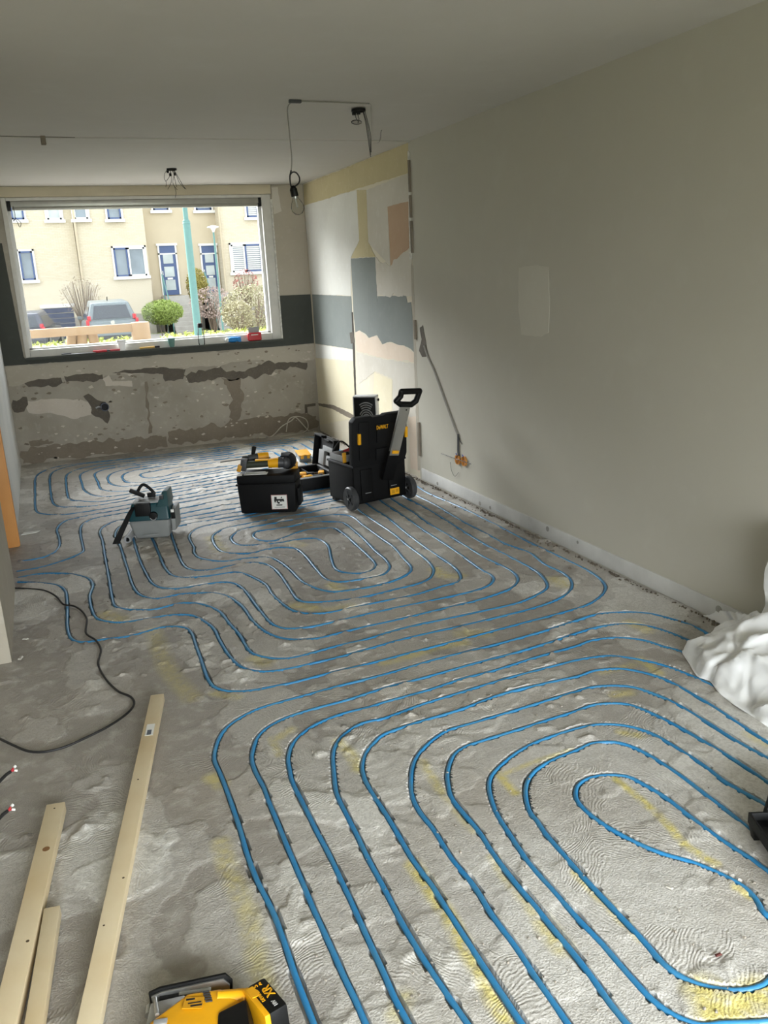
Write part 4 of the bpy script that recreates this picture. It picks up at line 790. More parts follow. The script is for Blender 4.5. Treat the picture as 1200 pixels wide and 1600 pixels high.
# ---- power cord, floor cables
def floor_cable(name, px, r, m, lb, z=None):
    P = [FL(*p) for p in px]; P = catmull([Vector((p.x, p.y, r+.004)) for p in P], .02)
    o = MB().tube(P, r, 8).build(name, m, smooth=True); tag(o, lb, 'cable'); return o
floor_cable('power_cord', [(20,921),(45,922),(70,925),(88,934),(100,947),(115,949),(128,957),(136,970),(135,992),(150,1003),(158,1018),(154,1040),(165,1063),(185,1083),(205,1092),(210,1103),(200,1117),(170,1138),(130,1158),(100,1171),(70,1178),(45,1177),(20,1167),(-15,1150)], .0048, m_cab, 'black power cord snaking over the floor at the left')
m_wc = mat('white_cable', '#c9c4b4', .6, var=.1)
def cable_world(name, P, r, m, lb, cat='cable', step=.015):
    o = MB().tube(catmull(P, step), r, 8).build(name, m, smooth=True); tag(o, lb, cat); return o
yb_ = YB-.02
cable_world('white_cable', [Vector((p.x, min(p.y, YB-.03), max(p.z, .006))) for p in [FL(405,685), FL(420,680), WB(440,666,yb_), WB(455,657,yb_), WB(462,652,yb_), FL(478,672), FL(500,676)]], .006, m_wc, 'pale cable looping up in the far corner below the window')
cable_world('white_cable', [Vector((p.x, min(p.y, YB-.05), max(p.z, .006))) for p in [WB(446,674,yb_), WB(450,655,yb_), WB(463,650,yb_), WB(477,655,yb_), WB(480,668,yb_), FL(470,676), FL(455,680), FL(440,682)]], .005, m_wc, 'second pale cable with a connector lying in the far corner')
p0 = FL(8, 1255); 
for k, (tip, lb) in enumerate(((( 24, 1217), 'cut cable end with red wire tips rising at the left edge, upper one'), ((20, 1279), 'cut cable end with a red tip at the left edge, lower one'))):
    t = FL(*tip); e_ = empty('cable_end', (t.x-.10, t.y-.10, 0)); tag(e_, lb, 'cable')
    MB().tube(catmull([(0, 0, .0), (.03, .03, .02), (.075, .08, .035), (.09, .095, .035)], .01), .006).build('sheath', m_cab, e_, smooth=True)
    MB().tube([(.09, .095, .035), (.10, .103, .042)], .003).tube([(.09, .095, .035), (.102, .100, .034)], .003).build('red_core', m_red, e_, smooth=True)
    MB().tube([(.102, .105, .042), (.108, .11, .045)], .005).tube([(.102, .100, .034), (.112, .10, .03)], .004).build('clear_cap', m_paper, e_, smooth=True)

def lnoise(x, y):
    xi, yi = math.floor(x), math.floor(y); fx, fy = x-xi, y-yi; g = lambda a, b: _T[(xi+a) & 255, (yi+b) & 255]
    return g(0, 0)*(1-fx-fy)+g(1, 0)*fx+g(0, 1)*fy if fx+fy < 1 else g(1, 1)*(fx+fy-1)+g(1, 0)*(1-fy)+g(0, 1)*(1-fx)
# ---- white plastic sheeting in a heap at the right wall
gu, gv = 130, 90; V = []; Fq = []
out_px = [(1152,950),(1128,975),(1104,998),(1098,1012),(1092,1022),(1066,1019),(1076,1038),(1090,1060),(1108,1066),(1124,1086),(1150,1106),(1175,1122),(1205,1143),(1260,1180),(1330,1230),(1400,1290)]
OP = catmull([Vector((p.x, p.y, 0)) for p in (FL(*q_) for q_ in out_px)], .01)
OP = [OP[min(len(OP)-1, int(i*(len(OP)-1)/gu))] for i in range(gu+1)]
n0 = len(OP)
for i, p in enumerate(OP):
    s_ = i/gu; yw = 2.72-s_*1.75
    top = Vector((XR-.03, min(yw, 2.74), 0)); hgt = .02+.8*max(0, min(1, (s_-.08)/.6))**1.1
    for j in range(gv+1):
        t = j/gv; q_ = p+(top-p)*t
        bulge = hgt*(t**1.6)+.10*math.sin(math.pi*min(1, t*1.15))*min(1, s_*3+.15)
        xx, yy = q_.x, q_.y
        cr = float(fbm(np.array([xx*9+5+t*2]), np.array([yy*9+t*3]), 2)[0])-.5; rd = abs(float(vnoise(np.array([xx*8+31+t*3]), np.array([yy*7+t*5+11]))[0])-.5)+.6*abs(float(vnoise(np.array([xx*17+yy*9+3]), np.array([yy*15-xx*8+t*9]))[0])-.5)
        f = min(1, j/5)*min(1, (i+2)/10); nf_ = min(1, (gv-j)/16)
        z = .006+.004*f+f*(bulge+.04*cr*nf_-.03*rd+.10*nf_*(lnoise(xx*7+yy*3+t*2, yy*6-xx*3+t*3)-.5)+.045*nf_*(lnoise(yy*15+xx*6+t*4, xx*14-yy*5+t*6+9)-.5)+.010*nf_*(lnoise(xx*37+yy*11, yy*31-t*12)-.5)+.02)*(1 if t > .02 else 0)
        x = q_.x-.05*f*cr
        V.append((min(x, XR-.012), q_.y+.04*f*cr, max(z, .006)))
for i in range(gu):
    for j in range(gv): a_ = i*(gv+1)+j; Fq.append((a_, a_+1, a_+gv+2, a_+gv+1))
sh = MB(); sh.v = V; sh.f = Fq
nt_ = m_wt.node_tree; bN = nt_.nodes['Principled BSDF']; rn = nt_.nodes.new('ShaderNodeTexNoise'); rn.noise_type = 'RIDGED_MULTIFRACTAL'; rn.inputs['Scale'].default_value = 7; rn.inputs['Detail'].default_value = 3; rn.inputs['Distortion'].default_value = .8
tcN = nt_.nodes.new('ShaderNodeTexCoord'); nt_.links.new(tcN.outputs['Object'], rn.inputs['Vector']); bB = nt_.nodes.new('ShaderNodeBump'); bB.inputs['Strength'].default_value = 1; bB.inputs['Distance'].default_value = .05; nt_.links.new(rn.outputs['Fac'], bB.inputs['Height']); nt_.links.new(bB.outputs[0], bN.inputs['Normal'])
o = sh.build('plastic_sheet', m_wt, smooth=True); md = o.modifiers.new('thick', 'SOLIDIFY'); md.thickness = .002; tag(o, 'crumpled white plastic sheeting heaped against the right wall', 'sheeting')

wb_ = MB(); nk, nz_ = 40, 44
for k in range(nz_):
    t = k/(nz_-1)
    for i in range(nk):
        a = 2*math.pi*i/nk; r = (.10-.03*t+.025*(vnoise(np.array([i*.5+.0]), np.array([t*9]))[0]-.5)+.012*math.cos(a*7+t*4)*(.4+t))*(1 if t < .97 else .6)
        wb_.v.append((r*math.cos(a)*.75, r*math.sin(a), .60*t))
for k in range(nz_-1):
    for i in range(nk): wb_.f.append((k*nk+i, k*nk+(i+1) % nk, (k+1)*nk+(i+1) % nk, (k+1)*nk+i))
wb_.f.append(tuple(range((nz_-1)*nk, nz_*nk)))
o = wb_.build('white_sack', m_wt, smooth=True); o.location = (XR-.10, 2.37, .004); tag(o, 'tall white plastic sack standing by the wall at the right edge', 'sack')

# ---- black case tray at the right edge
tc_ = empty('black_tool_tray', (1.735, 1.60, .008), R2(-22)); tag(tc_, 'black plastic tool tray with raised back at the right edge', 'tray')
tr = MB().bb((0, -.30, .04), (.36, 0, .05)).bb((0, -.30, .04), (.008, 0, .075)).bb((0, -.008, .04), (.36, 0, .075)).bb((.352, -.3, .04), (.36, 0, .075)).bb((0, -.3, .04), (.36, -.292, .075))
tr.build('tray_shell', m_blk, tc_, bevel=.003)
for x, y in ((.0, -.04), (.32, -.04), (0, -.30), (.32, -.30)):
    MB().add([(x+.008, y+.006, 0), (x+.028, y+.006, 0), (x+.028, y+.03, 0), (x+.008, y+.03, 0), (x, y, .05), (x+.05, y, .05), (x+.05, y+.04, .05), (x, y+.04, .05)], [(3, 2, 1, 0), (4, 5, 6, 7), (0, 1, 5, 4), (1, 2, 6, 5), (2, 3, 7, 6), (3, 0, 4, 7)]).build('foot', m_blk, tc_, bevel=.003)
MB().add([(.05, .0, .05), (.36, .0, .05), (.36, .02, .05), (.05, .02, .05), (.09, .035, .145), (.36, .035, .145), (.36, .055, .145), (.09, .055, .145)], [(3, 2, 1, 0), (4, 5, 6, 7), (0, 1, 5, 4), (1, 2, 6, 5), (2, 3, 7, 6), (3, 0, 4, 7)]).build('back_panel', m_blk, tc_, bevel=.004)
MB().tube([(.04, -.05, .058), (.09, -.06, .062), (.16, -.05, .058)], .010).build('chrome_bar', m_chr, tc_, smooth=True)

# ---- small litter
o = MB().prism([(0, 0), (.10, .01), (.13, .05), (.02, .06)], .004).build('paper_scrap', m_paper); p = FL(33, 838); o.location = (p.x, p.y, .006); tag(o, 'white paper scrap on the floor beside the orange jamb', 'paper')
m_chip = mat('plaster_chip', '#c9c4b9', .85, var=.15, scale=30); m_gch = mat('rubble_grey', '#a0988b', .9, var=.25, scale=30)
rb_ = MB()
for i in range(700):
    y = random.uniform(2.3, 8.7); x = XR-.012-abs(random.gauss(0, .012)) if random.random() < .85 else XR-random.uniform(.02, .18)
    s = random.uniform(.003, .009); rb_.box((x-s, y, s*.4+.004), (s*random.uniform(.7, 2), s*random.uniform(.7, 2.2), s), Matrix.Rotation(random.uniform(0, 3), 3, 'Z') @ Matrix.Rotation(random.uniform(-.5, .5), 3, 'X'), random.uniform(.4, 1))
o = rb_.build('wall_rubble', mat('dirt_brown', '#756b5e', .95, var=.3, scale=30)); tag(o, 'crumbled grit and plaster rubble along the foot of the right wall', 'rubble', kind='stuff')
rb_ = MB()
for i in range(240):
    px = random.uniform(20, 1190); py = random.uniform(860, 1590); p = FL(px, py); s = random.uniform(.002, .005)
    if p.x < XL+.03 or p.x > XR-.05 or (px < 440 and py > 1080) or (px > 1040 and py < 1160) or (px > 1150 and py < 1340): continue
    rb_.box((p.x, p.y, s*.4+.003), (s*random.uniform(.7, 2), s*random.uniform(.7, 2), s), Matrix.Rotation(random.uniform(0, 3), 3, 'Z'), .6)
o = rb_.build('floor_grit', m_gch); tag(o, 'loose mortar crumbs scattered over the floor', 'grit', kind='stuff')
for i, (px, py, s, lb) in enumerate(((1122,1494,.02,'small dark red chip on the floor inside the front pipe loop'), (32,1030,.04,'white plaster chip at the end of the left wall'), (40,1000,.03,'small white plaster chip nearest the doorway wall'), (520,1258,.028,'pale mortar crumb between two pipes near the centre'), (1046,1389,.02,'pale pebble of mortar below the inner pipe loop'))):
    p = FL(px, py); o = MB().add([(-1, -.4, 0), (.9, -.5, 0), (1, .4, 0), (-.7, .5, 0), (-.7, -.3, .5), (.6, -.3, .6), (.7, .2, .5), (-.5, .3, .4)], [(3, 2, 1, 0), (4, 5, 6, 7), (0, 1, 5, 4), (1, 2, 6, 5), (2, 3, 7, 6), (3, 0, 4, 7)]).build('plaster_chip', m_chip if i else mat('dark_red_chip', '#5a2a24', .8)); o.scale = (s/2, s/2, s/3); o.location = (p.x, p.y, .004); o.rotation_euler = (0, 0, i*1.3); tag(o, lb, 'chip')

# ---- on the window sill
sy = YB-.015; SZ = WZ0+.001
def sill(px, y=None):
    p = WB(px, 540, YB-.02); return p.x
def dsill(name, px, lb, cat):
    o = empty(name, (sill(px), YB-.018, SZ)); tag(o, lb, cat); return o
wsl = MB().bb((WX0, YB-.075, WZ0-.022), (WX1+.01, YB+.0, WZ0)).build('sill_board', m_dgrey_shaded, win, bevel=.003); wsl.location = -win.location
o = dsill('red_box', 398, 'small red plastic box with a card standing behind it on the sill', 'box'); o.location.y -= .03
MB().bb((-.072, -.022, 0), (.072, .02, .085)).build('shell', m_red, o, bevel=.014, seg=3); MB().bb((-.04, -.0235, .058), (.035, -.0215, .066)).build('white_print', m_paper, o); MB().prism([(-.06, .06), (.055, .06), (.06, .145), (-.055, .135)], .003, Matrix(((1, 0, 0, 0), (0, 0, 1, .014), (0, 1, 0, 0), (0, 0, 0, 1)))).build('card', m_gry, o)
o = dsill('blue_pouch', 364, 'bright blue soft pouch on the sill beside the red box', 'pouch'); o.location.y -= .03
pm = MB().ball((0, 0, .027), (.072, .026, .028), 16, 10).add([(.05, -.012, .0), (.085, -.012, .0), (.085, .014, .0), (.05, .014, 0), (.05, -.012, .05), (.083, -.012, .052), (.083, .014, .052), (.05, .014, .05)], [(3, 2, 1, 0), (4, 5, 6, 7), (0, 1, 5, 4), (1, 2, 6, 5), (2, 3, 7, 6), (3, 0, 4, 7)])
pm.build('body', mat('pouch_blue', '#1c7fc4', .5, var=.1, scale=30, bump=.4, bscale=30), o, smooth=True); MB().ball((-.062, -.002, .028), (.022, .02, .024)).build('white_tip', m_paper, o, smooth=True)
o = dsill('glass_bottle', 315, 'clear glass bottle with a black cap on the sill', 'bottle'); o.location.y -= .03
MB().lathe([(.030, 0), (.034, .01), (.034, .11), (.026, .14), (.024, .175)], n=18).build('glass', glass_mat('bottle_glass', .25, (.90, .93, .93, 1), .05, True), o, smooth=True); MB().lathe([(.027, .172), (.027, .212), (.024, .216)], n=16).build('cap', m_blk, o, smooth=True)
o = dsill('green_cup', 268, 'grey-green cup standing on the sill', 'cup'); o.location.y -= .03
MB().lathe([(.022, 0), (.026, .01), (.038, .085), (.035, .085), (.024, .014)], n=18).build('bowl', mat('cup_green', '#5d837b', .4), o, smooth=True); MB().lathe([(.038, .080), (.0395, .082), (.0395, .088), (.035, .088)], n=18).build('lip', mat('cup_green', '#5d837b', .4), o, smooth=True)
o = dsill('paint_brush', 231, 'yellow-handled brush with a dark ferrule lying on the sill', 'brush'); o.location.y -= .04
MB().tube([(-.085, 0, .012), (-.03, 0, .013), (.06, 0, .012)], [.012, .009, .012], 10).build('handle', mat('brush_yellow', '#c6a04c', .5), o, smooth=True); MB().box((.085, 0, .013), (.05, .03, .02)).build('ferrule', m_blk, o, bevel=.003)
o = dsill('red_marker', 157, 'red marker lying on the sill, left of the white wrap', 'marker'); o.location.y -= .045
MB().cyl((-.08, 0, .012), (.05, 0, .012), .012, n=12).build('barrel', m_red, o, smooth=True); MB().cyl((.05, 0, .012), (.10, 0, .012), .010, .006, 12).build('cap', m_dgp, o, smooth=True)
o = dsill('red_knife', 178, 'red-handled utility knife lying on the sill beside the red marker', 'knife'); o.location.y -= .04
MB().box((0, 0, .012), (.10, .024, .018)).build('handle', m_red, o, bevel=.005); MB().box((-.07, 0, .012), (.05, .015, .004)).build('blade', m_stl, o)
o = dsill('steel_scraper', 122, 'long grey scraper blade lying at the left end of the sill', 'scraper'); o.location.y -= .045
MB().box((0, 0, .006), (.30, .03, .006)).build('blade', m_stl, o, bevel=.001); MB().box((-.12, 0, .012), (.09, .025, .012)).build('handle', m_dgp, o, bevel=.003)
o = dsill('white_wrap', 191, 'strip of white plastic wrap hanging at the window bottom', 'plastic wrap'); o.location.y -= .025
MB().add([(-.03, 0, 0), (.02, -.004, 0), (.035, .004, .095), (-.045, 0, .10), (-.03, .006, 0), (.02, .004, 0), (.035, .012, .095), (-.045, .008, .10)], [(0, 1, 2, 3), (7, 6, 5, 4), (0, 4, 5, 1), (1, 5, 6, 2), (2, 6, 7, 3), (3, 7, 4, 0)]).build('film', m_wt, o); MB().bb((-.05, -.004, .085), (.04, .012, .105)).build('folded_top', m_wt, o, bevel=.004)
# ---- drain stub on the window wall
p = WB(163, 635); o = empty('drain_stub', (p.x, YB-.002, p.z)); tag(o, 'short dark blue waste pipe stub in the wall below the window', 'pipe')
MB().lathe([(.034, .0), (.042, .0), (.042, .06), (.034, .06), (.034, .006)], n=22, M=Matrix.Rotation(R2(90), 4, 'X')).build('pipe_ring', mat('drain_blue', '#20283a', .4), o, smooth=True); MB().cyl((0, -.004, 0), (0, -.012, 0), .034, n=20).build('pipe_mouth', m_blk, o); MB().tube([(-.03, -.03, .0), (-.06, -.03, .005), (-.085, -.025, -.005)], .010).build('side_spout', m_gry, o, smooth=True)

# ---- ceiling boxes, wires and the hanging bulb
m_wire = mat('dark_wire', '#2a2826', .6, var=.1); m_gw = mat('grey_cable', '#8f8b83', .6, var=.08)
def cz(px, py, dz=.004): return FL(px, py, H-dz)
o = empty('surface_cable', cz(458, 158)); tag(o, 'grey cable fixed along the ceiling from the lamp cord to the corner', 'cable')
def child_tube(name, P, r, m, par, n=6):
    c = MB().tube(catmull([Vector(p)-par.location for p in P], .01), r, n).build(name, m, par, smooth=True); return c
child_tube('cable_run', [cz(458,158), cz(500,159), cz(540,160.5), cz(577,162)], .004, m_gw, o); child_tube('cable_run', [cz(577,162), cz(580,166), cz(580,190), cz(579,221)], .0035, m_ceil, o); child_tube('cable_tail', [cz(583,223), cz(590,223), cz(594,218), cz(595,208), cz(596,204, .03)], .0035, m_gw, o)
q = cz(461, 158.5, .008); MB().box(q-o.location, (.07, .022, .018)).build('clip_block', m_dgp, o, bevel=.004)
yy = 4.873
o = empty('hanging_bulb', WB(458, 159, yy)); tag(o, 'bare clear light bulb hanging from the ceiling on a looped cord', 'light bulb')
cp = [WB(*p_, y=yy) for p_ in ((457,159),(451,164),(449,172),(451,195),(454,225),(456,250),(455,268))]
child_tube('cord', cp, .0035, m_gw, o)
child_tube('cord_loop', [WB(*p_, y=yy) for p_ in ((455,266),(453,276),(454,288),(457,296))] + [WB(461,291,yy), WB(467,286,yy-.01), WB(468,278,yy-.01), WB(463,270,yy), WB(457,269,yy), WB(453,274,yy+.01)], .0045, m_cab, o)
sk0 = WB(457, 290, yy)-o.location; sk1 = WB(461, 307, yy)-o.location; ax = (sk1-sk0).normalized()
MB().cyl(sk0, sk0+(sk1-sk0)*.3, .010, .02, 14).cyl(sk0+(sk1-sk0)*.3, sk1, .021, .021, 14).build('socket', m_blk, o, bevel=.002)
qM = Matrix.Translation(sk1) @ ax.to_track_quat('Z', 'Y').to_matrix().to_4x4()
bl = MB(); pr = [(.016, 0), (.018, .012), (.030, .034), (.038, .056), (.036, .076), (.022, .094), (.004, .100)]; bl.lathe(pr, n=20, M=qM); bl.build('glass_globe', glass_mat('bulb_glass', .10, (.95, .96, .95, 1), .04, True), o, smooth=True)
MB().cyl(sk1, sk1+ax*.012, .0155, n=14).build('bulb_cap', m_sil, o, smooth=True); MB().tube([qM @ Vector(v) for v in ((-.006, 0, .01), (-.010, 0, .055), (0, 0, .062), (.010, 0, .055), (.006, 0, .01))], .0018, 6).build('filament_stem', m_sil, o, smooth=True)
def ceiling_box(name, loc, lb, wires, y):
    o = empty(name, loc); tag(o, lb, 'junction box')
    MB().lathe([(.036, -.002), (.042, -.002), (.042, -.016), (.036, -.016), (.034, -.004)], n=20).build('box_rim', m_blk, o, smooth=True)
    for a in wires: child_tube('loose_wire', [WB(*p_, y=y) if len(p_) == 2 else Vector(p_) for p_ in a], .0022, m_wire, o)
    return o
o = ceiling_box('ceiling_box', cz(560, 170), 'round ceiling box with long dangling dark wires near the right wall', [[(566,170),(571,190),(575,215),(579,245)], [(569,170),(575,192),(579,212),(580,238)], [(567,170),(574,196),(578,224),(579,242)], [(555,176),(556,184),(560,190)], [(558,176),(561,186),(559,193)]], 5.07)
for px, py in ((553, 176), (560, 175)): MB().box(WB(px, py, 5.05)-o.location, (.02, .02, .028)).build('terminal_block', m_blk, o, bevel=.003)
MB().ball(WB(557, 191, 5.07)-o.location, (.035, .02, .014)).build('clear_connector', glass_mat('clear_conn', .25, (.85, .85, .83, 1), .1, True), o, smooth=True)
o = ceiling_box('ceiling_box', cz(268, 263), 'round ceiling box with short curled wires in front of the window', [[(262,264),(257,272),(257,280),(260,285),(259,292)], [(265,264),(268,275),(267,286),(262,296)], [(267,264),(265,275),(260,283)], [(270,264),(276,275),(280,285),(289,295)], [(271,264),(278,276),(286,290),(291,296)], [(270,264),(273,280),(276,292)], [(272,290),(275,300),(274,309)], [(266,264),(272,272),(270,286),(277,297)]], 7.7)
for px, py in ((262, 268), (266, 273), (273, 272)): MB().box(WB(px, py, 7.69)-o.location, (.018, .018, .024)).build('terminal_block', m_blk, o, bevel=.003)

# ---- cable drop and the two orange socket boxes on the right wall
o = empty('socket_cable', WR(668, 556)); tag(o, 'dark cable running diagonally down the right wall to two orange socket boxes', 'cable')
wp = lambda px, py, off=.006: WR(px, py)+Vector((-off, 0, 0))
child_tube('sheath', [wp(664,540), wp(670,558), wp(680,580), wp(700,635), wp(712,668), wp(717,680)], .009, m_gw, o, 8); child_tube('sheath', [wp(717,678), wp(717,692), wp(717,706), wp(718,712)], .008, m_dgp, o, 8)
child_tube('frayed_strand', [wp(717,680), wp(720,688), wp(723,694)], .003, m_wire, o); child_tube('frayed_strand', [wp(672,562,.004), wp(684,590,.012), wp(695,618,.008)], .002, m_gw, o)
m_or = mat('orange_box', '#c98a3f', .45, var=.12)
for i, (px, py, lb) in enumerate(((716.5, 718, 'orange round socket box in the right wall, the farther of the pair'), (726.5, 720.5, 'orange round socket box in the right wall, the nearer of the pair'))):
    p = WR(px, py); e_ = empty('socket_box', p); tag(e_, lb, 'socket box', 'orange socket boxes')
    Mx = Matrix.Rotation(R2(-90), 4, 'Y')
    MB().lathe([(.026, .0), (.037, .0), (.037, .014), (.034, .014), (.030, .004)], n=20, M=Mx).build('box_ring', m_or, e_, smooth=True); MB().lathe([(.001, .003), (.031, .003), (.031, .005), (.001, .005)], n=20, M=Mx).build('box_back', mat('orange_shadow', '#b87a38', .6), e_)
    MB().bb((-.02, -.005, -.004), (-.003, .005, .004)).build('screw_post', m_or, e_)
    child_tube('blue_core', [p+Vector((-.012, .0, .034)), p+Vector((-.02, .003, .05))], .004, mat('core_blue', '#2b4aa0', .5), e_)
e_ = empty('stray_wire', WR(693, 708)); tag(e_, 'thin stiff wire crossing the two orange socket boxes', 'wire'); child_tube('wire_run', [wp(693,708,.02), wp(712,714,.03), wp(740,724.5,.02)], .0022, m_wire, e_); child_tube('wire_curl', [wp(705,722,.008), wp(707,735,.008), wp(712,744,.008), wp(718,738,.008)], .0014, m_wire, e_)

# ================================================================== the street outside
GZ = -.42; FY = 40.0
def ext_mat(name, c1, c2, rough=.9, scale=3, bump=.2): return wall_mat(name, c1, c2, c2, scale, bump, rough)
m_ashp = ext_mat('street_paving', '#a6a29d', '#99958f'); m_grass = ext_mat('lawn', '#97a068', '#89935a', scale=2)
ST(MB().bb((-25, EX, GZ-.2), (40, 16.8, GZ)).build('ground_bounce', m_ashp), 'unseen grey ground outside the window, added to keep bounce light neutral'); ST(MB().bb((-25, 16.8, GZ-.2), (40, 22, GZ)).build('ground_lawn', m_grass), 'green verge along the street'); ST(MB().bb((-25, 22, GZ-.2), (40, 39.2, GZ-.01)).build('ground_street', m_ashp), 'paved street in front of the houses'); ST(MB().bb((-60, 39.2, GZ-.2), (80, 110, GZ-.02)).build('ground_far', m_grass)); ST(MB().bb((-25, -30, GZ-.2), (40, -2.6, GZ)).build('ground_garden', m_grass))  # near ground is added unseen grey, so bounced light reaches the ceiling uncoloured
def brick_mat():
    m = bpy.data.materials.new('cream_brick'); m.use_nodes = True; nt = m.node_tree; N, L = nt.nodes, nt.links; b = N['Principled BSDF']; b.inputs['Roughness'].default_value = .9; b.inputs['Specular IOR Level'].default_value = .2
    tc = N.new('ShaderNodeTexCoord'); mp = N.new('ShaderNodeMapping'); mp.inputs['Rotation'].default_value = (math.radians(90), 0, 0); L.new(tc.outputs['Object'], mp.inputs[0])
    br = N.new('ShaderNodeTexBrick'); br.inputs['Scale'].default_value = 2.4; br.inputs['Color1'].default_value = S('#c9beA6'); br.inputs['Color2'].default_value = S('#d0c6b0'); br.inputs['Mortar'].default_value = S('#bcb09a'); br.inputs['Mortar Size'].default_value = .012; br.inputs['Row Height'].default_value = .16; br.inputs['Brick Width'].default_value = .5
    L.new(mp.outputs[0], br.inputs['Vector']); L.new(br.outputs['Color'], b.inputs['Base Color'])
    bp = N.new('ShaderNodeBump'); bp.inputs['Strength'].default_value = .4; bp.inputs['Distance'].default_value = .02; L.new(br.outputs['Fac'], bp.inputs['Height']); bp.invert = True; L.new(bp.outputs[0], b.inputs['Normal']); return m
m_brick = brick_mat(); m_rend = ext_mat('grey_render', '#c2b59c', '#baad95', scale=1.2); m_plin = ext_mat('plinth_grey', '#9c958b', '#8f897f')
m_wfr = mat('window_white', '#dddcd8', .5, var=.03); m_blu = mat('sash_blue', '#46587f', .45, var=.05); m_gls = mat('house_glass', '#7f8b92', .08, var=.25, scale=1.2, spec=.8); m_glsl = mat('curtained_glass', '#b9c1bf', .15, var=.12, scale=2); m_navy = mat('garage_navy', '#2a3550', .5, var=.06); m_tile = mat('roof_tile', '#6d5a4c', .85, var=.15)
m_tealp = mat('teal_post_paint', '#5d8580', .5, var=.05); m_step = ext_mat('stone_steps', '#aaa69e', '#9b978f')
def wbx(a, b, y=FY):
    p = WB(a[0], a[1], y); q = WB(b[0], b[1], y); return min(p.x, q.x), max(p.x, q.x), min(p.z, q.z), max(p.z, q.z)
def house(name, lb, segs):
    o = empty(name, (0, 0, 0)); tag(o, lb, 'house', 'terraced houses across the street')
    for nm, x0, x1, y, m in segs:
        MB().bb((x0, y, GZ+.9), (x1, y+6, 8.8)).build(nm, m, o); MB().bb((x0, y-.02, GZ-.1), (x1, y+6, GZ+.9)).build('plinth', m_plin, o)
    x0 = min(s[1] for s in segs); x1 = max(s[2] for s in segs)
    MB().add([(x0, FY-.5, 8.8), (x1, FY-.5, 8.8), (x1, FY+8, 8.8), (x0, FY+8, 8.8), (x0, FY+3.7, 11.6), (x1, FY+3.7, 11.6)], [(3, 2, 1, 0), (0, 1, 5, 4), (1, 2, 5), (2, 3, 4, 5), (3, 0, 4)]).build('roof', m_tile, o)
    return o
def hwin(par, a, b, y=FY, split=None, kinds=('blue',), up=0, glass=None):
    x0, x1, z0, z1 = wbx(a, b, y); z1 += up
    w = empty('window', (0, 0, 0)); w.parent = par
    f = .075; yo, yi = y-.07, y+.02
    MB().bb((x0, yo, z0), (x0+f, yi, z1)).bb((x1-f, yo, z0), (x1, yi, z1)).bb((x0, yo, z1-f), (x1, yi, z1)).bb((x0-.06, yo-.06, z0-.05), (x1+.06, yi, z0+f)).build('window_frame', m_wfr, w)
    xs = [x0+f]+([x0+f+(x1-x0-2*f)*split] if split else [])+[x1-f]
    for i in range(len(xs)-1):
        k = kinds[i % len(kinds)]; a0, a1 = xs[i]+.005, xs[i+1]-.005; s = .07
        MB().bb((a0, yo-.01, z0+f), (a0+s, yi, z1-f)).bb((a1-s, yo-.01, z0+f), (a1, yi, z1-f)).bb((a0, yo-.01, z0+f), (a1, yi, z0+f+s)).bb((a0, yo-.01, z1-f-s), (a1, yi, z1-f)).build('sash', m_blu if k == 'blue' else m_wfr, w)
        MB().bb((a0+s, y-.03, z0+f+s), (a1-s, y+.01, z1-f-s)).build('pane', glass or m_gls, w)
        if k == 'shut' or (par.get('shutters')):
            n = 12
            for j in range(n):
                zz = z0+f+s+(z1-z0-2*f-2*s)*(j+.5)/n
                MB().box(((a0+a1)/2, y-.05, zz), (a1-a0-2*s, .03, .05), Matrix.Rotation(.5, 3, 'X')).build('shutter_slat', m_wfr, w)
    return w
hA = house('terraced_house', 'cream brick house at the left with a dark blue garage door', [('wall', -14, WB(121, 400, FY).x, FY, m_brick)])
xs_ = WB(230, 400, FY).x; xd = WB(297, 400, FY).x; xe_ = WB(346, 400, FY).x
hB = house('terraced_house', 'cream brick house in the middle with the first blue front door', [('wall', WB(121, 400, FY).x+.02, xs_, FY-.25, m_brick), ('recess_wall', xs_, xd, FY+.6, m_rend)])
hC = house('terraced_house', 'cream brick house at the right with shuttered windows and a blue door', [('recess_wall', xd+.01, xe_, FY+.6, m_rend), ('wall', xe_, 24, FY-.25, m_brick)])
hwin(hA, (25, 390), (60, 440)); hwin(hA, (12, 322), (42, 346), up=.5, glass=m_glsl); hwin(hA, (68, 322), (100, 346), up=.5, kinds=('white',), glass=m_glsl)
hwin(hB, (110, 322), (141, 345), FY-.3, up=.5, kinds=('white',)); hwin(hB, (163, 322), (193, 345), FY-.3, up=.5); hwin(hB, (173, 385), (233, 433), FY-.25, .45, ('blue', 'white')); hwin(hB, (235, 318), (266, 331), FY+.6, up=.7)
hwin(hC, (302, 318), (333, 331), FY+.6, up=.7); hC['shutters'] = 1; hwin(hC, (381, 318), (406, 342), FY-.25, up=.6); hwin(hC, (357, 380), (413, 426), FY-.25, .45, ('white', 'blue')); del hC['shutters']
